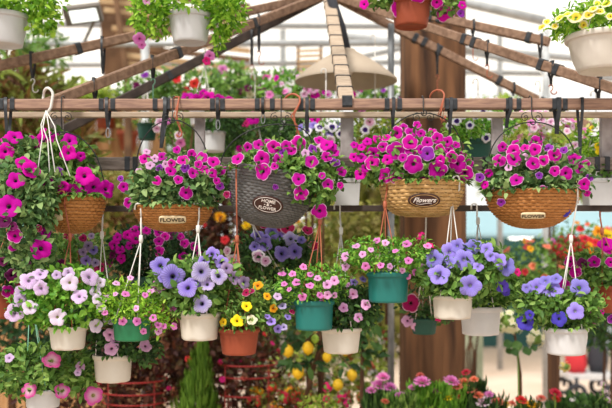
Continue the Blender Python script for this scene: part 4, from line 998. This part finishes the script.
# red wire plant stands
def wire_stand(label, px, Y, ys, rw):
    cx = P(px, 0, Y).x; root = thing('wire_plant_stand', Vector((cx, Y, 0)), label, 'plant stand')
    for y in ys:
        z = P(0, y, Y).z; b = MB(); b.tube([Vector((cx+U(rw, Y)*math.cos(a), Y+U(rw, Y)*.8*math.sin(a), z)) for a in [2*PI*i/32 for i in range(32)]], .0045, 6, closed=True); b.build('ring', M['redwire'], root)
    for i in range(4):
        a = PI/4+i*PI/2; b = MB(); x, y = cx+U(rw, Y)*math.cos(a), Y+U(rw, Y)*.8*math.sin(a)
        b.tube([(x, y, 0), (x, y, P(0, ys[0], Y).z)], .003, 6); b.build('leg', M['redwire'], root)
wire_stand('red wire plant stand with three rings under the terracotta pot with yellow flowers', 248, 5.0, (363, 375, 393), 30)
wire_stand('red wire plant stand with rings under the pink-lilac white pot', 135, 5.0, (379, 391, 401), 32)
# lemon trees
def lemon_mesh():
    b = MB(); b.lathe([(.001, -.56), (.06, -.54), (.1, -.49), (.3, -.36), (.42, -.15), (.44, .05), (.38, .26), (.24, .42), (.1, .48), (.07, .5), (.001, .53)], n=18)
    return b
lm = lemon_mesh()
def lemon_tree(label, trunk_pts, lemons, leafblobs, Y):
    base = P(trunk_pts[0][0], 0, Y); root = thing('lemon_tree', Vector((base.x, Y, 0)), label, 'lemon tree')
    b = MB(); pts = [Vector((base.x, Y, 0))]+[P(x, y, Y) for x, y in trunk_pts]
    b.tube(pts, .016, 7, r2=.008)
    for (px, py, d, kx) in lemons:
        e = P(px, py-d*.5, Y-.06); s = min(pts[1:], key=lambda q: (q-e).length); b.tube([s, s.lerp(e, .6)+Vector((0, 0, .03)), e], .005, 5, r2=.003)
    b.build('trunk', M['twig'], root)
    for (px, py, d, kx) in lemons:
        o = bpy.data.objects.new('lemon', None); bpy.data.objects.remove(o)
        mb = MB(); s = U(d, Y); c = P(px, py, Y-.06); mb.add([c+v*s for v in lm.v], lm.f); mb.build('lemon', M[kx], root)
    fb = MB()
    for (px, py, n, sp) in leafblobs:
        for i in range(n):
            p = P(px+R(-sp, sp), py+R(-sp*.7, sp*.7), Y+R(-.1, .02)); add_leaf(fb, p, rdir()+Vector((0, -.2, -.2)), Vector((0, -.6, .7))+rdir()*.4, R(.06, .09), R(.03, .042))
    fb.build('foliage', M['lf_dark'], root)
lemon_tree('small lemon tree with ripe fruit below the left teal pot', [(303, 408), (312, 375), (320, 345), (318, 320)], [(288, 351, 12.5, 'lemon'), (308, 348, 13, 'lemon'), (298, 372, 14, 'lemon'), (327, 357, 10.5, 'lemon'), (338, 385, 12, 'lemon'), (352, 375, 12, 'lemon'), (315, 339, 9, 'limeskin'), (300, 328, 7, 'limeskin')],
           [(294, 362, 9, 6), (311, 364, 9, 6), (290, 336, 14, 12), (322, 338, 8, 10), (345, 365, 4, 8)], 4.6)
lemon_tree('thin-stemmed young tree with dark leaves beside the steel leg', [(362, 408), (362, 370), (363, 345), (366, 325)], [(345, 353, 7, 'lemon')], [(368, 357, 10, 9), (380, 353, 6, 6), (362, 340, 10, 8), (372, 325, 8, 10)], 4.7)
# cream flowers behind the lemons
bush('flowering_shrub', 'cream-flowered shrub behind the lemon tree', 'shrub', 345, 380, 5.6, [(345, 365, 40, 40), (318, 380, 40, 30), (370, 350, 20, 40), (290, 385, 34, 30)], 'lf_yellowgreen', 1300, .045, ['crm', 'crm', 'wht', 'cor'], 98, 11, 'cluster', upper=-1)
bush('flowering_shrub', 'red and coral flowers at the bottom, left of the lemon tree trunk', 'shrub', 275, 398, 5.0, [(275, 400, 24, 18), (300, 402, 14, 12)], 'lf_warm', 500, .04, ['red', 'cor', 'red', 'ora'], 36, 9, 'cluster', fl=[('red', 272, 388, 12, 'cluster'), ('red', 284, 398, 14, 'cluster')])
bush('flowering_shrub', 'hot pink flowers below the hanging lemons', 'shrub', 318, 400, 4.5, [(320, 404, 18, 7)], 'lf_yellowgreen', 130, .035, fl=[('hot', 327, 388, 12, 'cluster'), ('hot', 341, 396, 11, 'cluster'), ('hot', 346, 403, 10, 'cluster'), ('hot', 326, 400, 8, 'cluster'), ('red', 338, 400, 8, 'cluster')])
# timber post
cx = P(432, 0, 5.25).x; b = MB(); hw = U(30, 5.25)
root = thing('timber_post', Vector((cx, 5.25, 0)), 'thick rough timber post standing right of centre behind the pots', 'post')
n = 44; vs = []; rows = 40
for i in range(rows+1):
    z = 3.6*i/rows
    for q in range(n):
        a = 2*PI*q/n+.32; ca, sa = math.cos(a), math.sin(a)
        rr = hw*1.02/(abs(ca)**5+abs(sa)**5)**.2*(1+.018*math.sin(7*a+1.3*math.sin(z*2))+.012*math.sin(17*a+z*3))
        vs.append(Vector((cx+rr*ca, 5.25+rr*sa, z)))
b.add(vs, [(i*n+q, i*n+(q+1) % n, (i+1)*n+(q+1) % n, (i+1)*n+q) for i in range(rows) for q in range(n)]+[tuple(range(n-1, -1, -1)), tuple(range(rows*n, rows*n+n))])
b.build('shaft', M['bark'], root)
# pendant lamp
c = P(346, 82, 4.6); root = thing('pendant_lamp', c, 'wide beige conical lampshade hanging in the greenhouse', 'lamp'); b = MB()
rr = U(51, 4.6); b.lathe([(rr, 0), (rr*1.0, .012), (rr*.8, .06), (rr*.45, .125), (rr*.2, .165), (.05, .175), (.045, .165), (rr*.2, .15), (rr*.44, .11), (rr*.78, .05), (rr*.97, .004), (rr, 0)], c, 48, 0, None, 1, caps=False)
b.build('lampshade', M['shade'], root)
b = MB(); t2 = P(325, -20, 4.6); b.tube([c+Vector((0, 0, .16)), c+Vector((-.03, 0, .3)), Vector((t2.x, t2.y, t2.z))], .03, 8, r2=.025); b.build('cord', M['rubber'], root)
b = MB(); b.lathe([(.005, .03), (.03, .04), (.045, .07), (.03, .11), (.02, .17)], c, 16); b.build('bulb', M['paint_white'], root)
# floodlight at the upper left
c = P(83, 14, 6.0); lens_m = plain('white_lens', '#F4F6F2', .3); lens_m.node_tree.nodes['Principled BSDF'].inputs['Emission Color'].default_value = (.95, 1, .97, 1); lens_m.node_tree.nodes['Principled BSDF'].inputs['Emission Strength'].default_value = .9
root = thing('floodlight', c, 'flat grey floodlight with a white lens at the upper left', 'lamp')
q = Matrix.Rotation(.25, 3, 'Y') @ Matrix.Rotation(.5, 3, 'X'); q = Matrix.Rotation(-.12, 3, 'Y') @ Matrix.Rotation(.75, 3, 'X')
b = MB(); b.box(c, (.26, .05, .13), q); b.build('housing', M['lampgrey'], root)
b = MB(); b.box(c+q @ Vector((0, -.0, 0))+q @ Vector((0.01, -.028, 0)), (.19, .008, .09), q); b.build('lens', lens_m, root)
b = MB(); b.tube([c+Vector((0, .03, .03)), c+Vector((0, .3, .02)), P(83, 44.7, 7.4)], .014, 6); b.build('bracket', M['lampgrey'], root)
# slatted awning upper left
root = thing('slatted_awning', P(130, 60, 7.6), 'brown and cream slatted awning at upper left behind the rafters', 'awning')
pA = P(118, 2, 7.8); 
for i in range(9):
    y = -8+i*9; MB().bar(P(96+i*4, y, 7.8), P(250, y+14, 8.2), .02, U(5.2, 7.8)).build('slat', M['brownslat'] if i % 3 == 0 else M['tanslat'], root)
A = [P(98, -14, 8.3), P(150, -14, 8.5), P(166, 58, 8.5), P(104, 80, 8.3)]
b = MB(); b.add(A+[p+Vector((0, .02, .015)) for p in A], [(0, 1, 2, 3), (7, 6, 5, 4), (0, 4, 5, 1), (1, 5, 6, 2), (2, 6, 7, 3), (3, 7, 4, 0)], flat=True); b.build('canvas', M['brownslat'], root, 'brown canvas')
MB().bar(P(112, -30, 7.75), P(128, 84, 7.75), .045, .06, up=(0, 1, 0)).build('frame', M['brownslat'], root)
p = P(128, 84, 7.75); MB().bar((p.x, 7.75, 0), p, .06, .07, up=(0, 1, 0)).build('frame', M['brownslat'], root)
# wooden lattice beside the lamp
root = thing('wooden_lattice', P(309, 84, 7.8), 'small brown wooden lattice left of the beige lampshade', 'lattice')
for i in range(8): MB().bar(P(297, 46+i*5.2, 7.8), P(322, 45+i*5.2, 7.8), .012, U(2.6, 7.8)).build('slat', M['tanslat'], root)
for px in (298, 321): MB().bar(P(px, 40, 7.82), Vector((P(px, 0, 7.82).x, 7.82, 0)), .03, .03, up=(0, 1, 0)).build('stile', M['brownslat'], root)
# clay pots on the fence
for (px, py, s, lab) in ((106, 128, 1, 'clay pot on the tan plank fence below a ringed black strap'), (128, 150, .8, 'smaller clay pot on the tan plank fence left of the left FLOWER basket'), (10, 176, 1.1, 'clay pot on the tan plank fence at the left edge'), (75, 128, .9, 'clay pot on the tan plank fence behind the far left arched handle')):
    Y = 7.88; c = P(px, py, Y); root = thing('clay_pot', c, lab, 'pot', None); b = MB()
    h = .22*s; b.lathe([(.02, 0), (.075*s, 0), (.11*s, h*.75), (.125*s, h*.76), (.125*s, h), (.105*s, h), (.095*s, h*.8), (.01, h*.7)], c, 24); b.build('pot', M['terra'], root)
    b = MB(); b.tube([c+Vector((.1*s*math.cos(a), .1*s*math.sin(a), h*.7)) for a in [2*PI*i/20 for i in range(20)]], .006, 5, closed=True); b.tube([c+Vector((0, .09, h*.7)), c+Vector((0, .115, h*.9))], .008, 5); b.build('bracket', M['wire'], root)
    fb = foliage([(c+Vector((0, 0, h+.06)), .1, .08, .07, 1)], 70, .06); fb.build('foliage', M['lf_olive'], root)
# right: flower masses, stall, posts
bush('flowering_shrub', 'mixed orange, yellow and red flowers beyond the right FLOWER basket', 'shrub', 553, 262, 5.8, [(540, 268, 44, 26), (585, 250, 36, 26), (520, 285, 34, 18)], 'lf_mid', 2000, .04, ['ora', 'cor', 'yel', 'pk', 'red'], 60, 8, trunk=2, fl=[('ora', 598, 232, 11), ('yel', 606, 236, 12), ('ora', 588, 247, 9), ('red', 585, 240, 9), ('red', 595, 243, 8), ('yel', 590, 255, 8)])
bush('flowering_shrub', 'red-flowered bush under the hanging white cords at the right', 'shrub', 553, 250, 5.2, [(568, 252, 14, 14)], 'lf_warm', 220, .035, ['red'], 26, 9, 'cluster', trunk=1)
bush('shrub', 'green shrub under the mixed flowers, left of the right blue-violet pot', 'shrub', 606, 305, 6.2, [(545, 290, 40, 14), (600, 318, 26, 30)], 'lf_dark', 1300, .045, trunk=2)
bush('hydrangea', 'bush with two cream mophead blooms and round leaves left of the right blue-violet pot', 'shrub', 515, 335, 4.9, [(520, 318, 14, 7)], 'lf_mid', 50, .04, kind='cluster', trunk=1, fl=[('crm', 509, 321, 27, 'cluster'), ('crm', 535, 337, 23, 'cluster'), ('crm', 502, 327, 13, 'cluster'), ('yelw', 564, 366, 13, 'cluster'), ('crm', 516, 328, 15, 'cluster')])
fb = MB(); 
rt = thing('round_leaved_plant', Vector((P(520, 312, 4.8).x, 4.8, 0)), 'plant with round dark green leaves beneath the cream mopheads', 'plant')
for (px, py, d) in ((508, 344, 10), (517, 346, 11), (527, 351, 10), (515, 352, 8), (534, 348, 7), (509, 351, 7)):
    c = P(px, py, 4.8+R(-.04, .04)); nn = Vector((R(-.3, .3), -.8, R(.2, .6))).normalized(); qq = nn.to_track_quat('Z', 'Y')
    fb.add([c+qq @ Vector((U(d, 4.8)/2*math.cos(a), U(d, 4.8)/2*math.sin(a), .006*math.cos(3*a))) for a in [2*PI*i/16 for i in range(16)]]+[c+qq @ Vector((0, 0, -.01))], [(i, (i+1) % 16, 16) for i in range(16)])
fb.build('foliage', M['lf_dark'], rt)
b = MB()
for (px, py) in ((518, 348),): b.tube([rt.location, rt.location.lerp(P(px, py, 4.8), .6)+Vector((0, 0, .1)), P(px, py, 4.81)], .005, 5)
b.build('stem', M['stem'], rt)
# pale green post, thin brown post
root = thing('green_post', Vector((P(473.5, 0, 7.0).x, 7.0, 0)), 'pale green painted post right of the timber post', 'post')
MB().bar(root.location, root.location+Vector((0, 0, P(0, 285, 7.0).z)), U(17, 7), U(14, 7), up=(0, 1, 0)).build('shaft', M['greenpost'], root)
MB().box(root.location+Vector((0, 0, P(0, 285, 7.0).z+.01)), (U(21, 7), U(18, 7), .03)).build('cap', M['greenpost'], root)
bush('flowering_plant', 'red flowers on top of the pale green post', 'plant', 475, 316, 6.7, [(476, 316, 14, 6)], 'lf_dark', 120, .04, ['red'], 16, 9, 'cluster')
root = thing('stake', Vector((P(553, 0, 4.6).x, 4.6, 0)), 'thin brown wooden stake under the right blue-violet pot', 'post')
MB().bar(root.location, root.location+Vector((0, 0, P(0, 340, 4.6).z)), U(9, 4.6), U(9, 4.6), up=(0, 1, 0)).build('shaft', M['bark'], root)
# stall far away
root = thing('market_stall', Vector((P(520, 0, 13).x, 13, 0)), 'distant market stall with a pale blue awning and dark teal counter', 'stall')
A = P(455, 214, 12.6); Bp = P(640, 214, 12.6)
b = MB(); b.add([A, Bp, Bp+Vector((0, -.8, -.35)), A+Vector((0, -.8, -.35)), A+Vector((0, 0, .05)), Bp+Vector((0, 0, .05)), Bp+Vector((0, -.8, -.3)), A+Vector((0, -.8, -.3))], [(0, 1, 2, 3), (7, 6, 5, 4), (3, 2, 6, 7), (0, 4, 5, 1), (0, 3, 7, 4), (1, 5, 6, 2)], flat=True); b.build('awning', M['bluecanvas'], root)
b = MB(); b.box((P(548, 0, 13).x, 13, .85), (U(190, 13), .6, 1.7)); b.build('counter', M['dkteal'], root)
for px in (458, 637):
    b = MB(); x = P(px, 0, 12.5).x; b.tube([(x, 12.5, 0), (x, 12.5, A.z)], .03, 8); b.build('pole', M['steel'], root)
lm_ = bpy.data.materials.new('lamp_glow'); lm_.use_nodes = True
lm_.node_tree.nodes['Principled BSDF'].inputs['Emission Color'].default_value = (1, .95, .85, 1); lm_.node_tree.nodes['Principled BSDF'].inputs['Emission Strength'].default_value = 3
for px in (515, 527):
    b = MB(); b.lathe([(.01, -.1), (.09, -.08), (.13, 0), (.09, .08), (.01, .1)], P(px, 233, 12.4), 14); b.build('light', lm_, root)
b = MB(); b.box(P(521, 228, 12.5), (U(30, 12.5), .02, .03)); b.build('light_bar', M['steel'], root)
# handcart with red bundle
Y = 8.6; root = thing('handcart', Vector((P(588, 0, Y).x, Y, 0)), 'pale flat handcart on the sandy path at the lower right', 'cart')
zt_ = P(0, 372, Y).z
zt_ = .24
b = MB(); b.box((root.location.x, Y, zt_), (.5, .4, .05)); b.build('deck', M['white_plastic_cool'], root)
for sx in (-1, 1):
    for sy_ in (-1, 1):
        b = MB(); b.tube([Vector((root.location.x+sx*.18, Y+sy_*.22+.0, .09))+Vector((.075*math.cos(a), 0, .075*math.sin(a))) for a in [2*PI*i/20 for i in range(20)]], .025, 6, closed=True)
        b.tube([(root.location.x+sx*.18, Y+sy_*.2, .09), (root.location.x+sx*.18, Y+sy_*.2, zt_)], .02, 6)
        b.build('wheel', M['rubber'], root)
b = MB(); b.tube([(root.location.x+.24, Y-.18, zt_), (root.location.x+.3, Y-.18, .8), (root.location.x+.3, Y+.18, .8), (root.location.x+.24, Y+.18, zt_)], .018, 6); b.build('handle', M['paint_grey'], root)
rb = thing('red_bundle', (root.location.x-.12, Y, zt_+.025), 'red cloth bundle on the pale handcart', 'bundle')
b = MB(); b.lathe([(.02, 0), (.09, .0), (.11, .07), (.1, .16), (.06, .22), (.03, .24), (.05, .28), (.02, .275)], rb.location, 20, 0, lambda i, a, r, z: .01*math.sin(5*a+z*9)); b.build('cloth', M['redcloth'], rb)
db = thing('dark_sack', (root.location.x+.1, Y, zt_+.025), 'dark grey sack on the pale handcart', 'sack')
b = MB(); b.lathe([(.02, 0), (.08, 0), (.1, .1), (.09, .24), (.06, .33), (.02, .36)], db.location, 20, 0, lambda i, a, r, z: .01*math.sin(4*a+z*7)); b.build('cloth', M['rubber'], db)

# bench of flowers along the bottom
bz = P(0, 425, 4.5).z
root = thing('flower_bench', Vector((P(470, 0, 4.6).x, 4.6, 0)), 'low wooden bench carrying the bottom row of flowers', 'bench')
MB().box((P(480, 0, 4.6).x, 4.65, bz-.03), (U(300, 4.6), .5, .05)).build('bench_top', M['palewood'], root)
for px in (345, 615):
    for dy in (-.2, .2): MB().bar((P(px, 0, 4.6).x, 4.65+dy, 0), (P(px, 0, 4.6).x, 4.65+dy, bz-.04), .05, .05, up=(0, 1, 0)).build('leg', M['palewood'], root)
def bedding(label, px, top, Y, fl, leaf='lf_mid', rw=13, n=420, asp=.14, L=.07):
    base = Vector((P(px, 0, Y).x, Y, bz-.005)); root = thing('bedding_plant', base, label, 'flowering plant')
    b = MB(); b.lathe([(.02, 0), (U(rw*.6, Y), 0), (U(rw*.8, Y), .06), (U(rw*.82, Y), .062), (U(rw*.75, Y), .055), (.01, .05)], base, 24); b.build('pot', M['terra'], root)
    fb = MB(); ht = P(0, top, Y).z-base.z
    for i in range(n):
        a = R(0, 2*PI); r = U(rw, Y)*math.sqrt(random.random()); p = base+Vector((math.cos(a)*r, math.sin(a)*r*.8, .05+ht*.55*random.random()))
        add_leaf(fb, p, Vector((math.cos(a)*.35, math.sin(a)*.35, R(.5, 1.2))), Vector((math.cos(a), -.6, .3)), L*R(.6, 1.2), L*asp*2)
    fb.build('foliage', M[leaf], root)
    for (col, x, y, d, kd) in fl:
        p = P(x, y, Y-.02+R(-.05, .03)); b = MB(); b.tube([base+Vector((R(-.03, .03), 0, .05)), p+Vector((0, 0, -.06)), p], .004, 4); b.build('stalk', M['stem'], root)
        put_flower(root, col, p, U(d, Y)*1.1, Vector((R(-.3, .3), -.45, 1)), kd)
bedding('pink pompon flowers left of the timber post base', 380, 396, 4.5, [('pk', 383, 378, 13, 'pom'), ('pk', 378, 386, 14, 'pom'), ('pk', 390, 388, 13, 'pom'), ('pk', 371, 391, 10, 'pom')], 'lf_dark')
bedding('lone pink pompon flower with grassy leaves at the bottom, left of the timber post', 400, 395, 4.35, [('pk', 400, 398, 14, 'pom'), ('cor', 385, 402, 8, 'pom')], 'lf_mid')
bedding('pink and salmon pompon flowers with a yellow one before the timber post', 424, 380, 4.5, [('pk', 422, 383, 16, 'pom'), ('cor', 420, 376, 8, 'pom'), ('pk', 412, 388, 8, 'pom'), ('yel', 441, 392, 7, 'pom'), ('pk', 435, 391, 7, 'pom')], 'lf_bright')
bedding('pink and orange pompon pair with a yellow flower at the timber post base', 450, 380, 4.5, [('pk', 451, 382, 15, 'pom'), ('cor', 457, 387, 11, 'pom'), ('yel', 449, 398, 10, 'pom'), ('cor', 459, 397, 6, 'pom')], 'lf_bright')
bedding('coral flowers clustered right of the timber post base', 470, 375, 4.55, [('cor', 464, 383, 12, 'pom'), ('cor', 470, 390, 13, 'pom'), ('red', 466, 373, 9, 'pom'), ('pkw', 472, 400, 14, 'pom'), ('cor', 478, 396, 11, 'pom'), ('cor', 474, 380, 9, 'pom')], 'lf_dark')
bedding('pale pink and coral flowers at the bottom below the pale green post', 492, 402, 4.5, [('pkw', 484, 403, 15, 'pom'), ('cor', 497, 403, 13, 'pom'), ('pk', 489, 395, 9, 'pom'), ('yel', 507, 405, 8, 'pom')], 'lf_dark', n=120)
bedding('red and orange ranunculus left of the brown stake', 528, 404, 4.5, [('red', 521, 401, 12, 'pom'), ('cor', 541, 399, 10, 'pom'), ('ora', 531, 405, 11, 'pom'), ('ora', 537, 406, 8, 'pom'), ('cor', 512, 404, 8, 'pom')], 'lf_dark', n=90, L=.05)
bedding('red bloom standing against the brown stake', 556, 404, 4.45, [('red', 555, 394, 13, 'pom'), ('red', 556, 400, 9, 'pom')], 'lf_dark', rw=10, n=90, L=.05)
bedding('white-flowered dark plant at the lower right corner', 585, 396, 4.5, [('wht', 573, 400, 8, 'cluster'), ('wht', 582, 406, 8, 'cluster'), ('wht', 566, 404, 7, 'cluster'), ('pkw', 604, 392, 9, 'cluster'), ('pkw', 607, 400, 8, 'cluster'), ('pkw', 603, 384, 7, 'cluster')], 'lf_dark', rw=26, n=300, asp=.3, L=.045)

# far trees beyond the greenhouse, left and centre
for (px, py, rx, ry, Y, lf, lab) in ((60, 190, 90, 50, 13, 'lf_yellowgreen', 'distant pale green tree beyond the fence at the left'), (240, 150, 80, 46, 15.5, 'lf_mid', 'distant green tree behind the charcoal basket'), (370, 190, 60, 50, 14.2, 'lf_olive', 'distant yellow tree left of the timber post'),
                                     (560, 165, 80, 30, 17, 'lf_yellowgreen', 'distant pale tree above the market stall'), (290, 310, 110, 70, 11.8, 'lf_olive', 'olive distant hedge behind the lemon tree'), (120, 320, 130, 90, 10.6, 'lf_rust', 'dark brown distant hedge behind the red wire stands')):
    bush('distant_tree', lab, 'tree', px, py, Y, [(px, py, rx, ry), (px+rx*.4, py+ry*.3, rx*.6, ry*.7)], lf, 3200 if 'hedge' in lab else 1400, .02*Y)

# ================================================================== LIGHT AND CAMERA
sun = bpy.data.lights.new('sun', 'SUN'); sun.energy = 3.3; sun.angle = math.radians(14); sun.color = (1, .96, .9)
so = bpy.data.objects.new('sun', sun); COL.objects.link(so); so.rotation_euler = Vector((.35, .5, -.85)).to_track_quat('-Z', 'Y').to_euler()
cam = bpy.data.cameras.new('camera'); co = bpy.data.objects.new('camera', cam); COL.objects.link(co)
co.location = (0, 0, CZ); co.rotation_euler = (PI/2, 0, 0)
cam.sensor_width = 36; cam.lens = 50; cam.shift_y = 36/612; cam.clip_start = .1; cam.clip_end = 200
cam.dof.use_dof = True; cam.dof.focus_distance = 3.25; cam.dof.aperture_fstop = 1.9; cam.dof.aperture_blades = 0
S.camera = co
S.view_settings.view_transform = 'Standard'; S.view_settings.look = 'None'; S.view_settings.gamma = 1; S.view_settings.use_curve_mapping = False
S.view_settings.exposure = 0.34
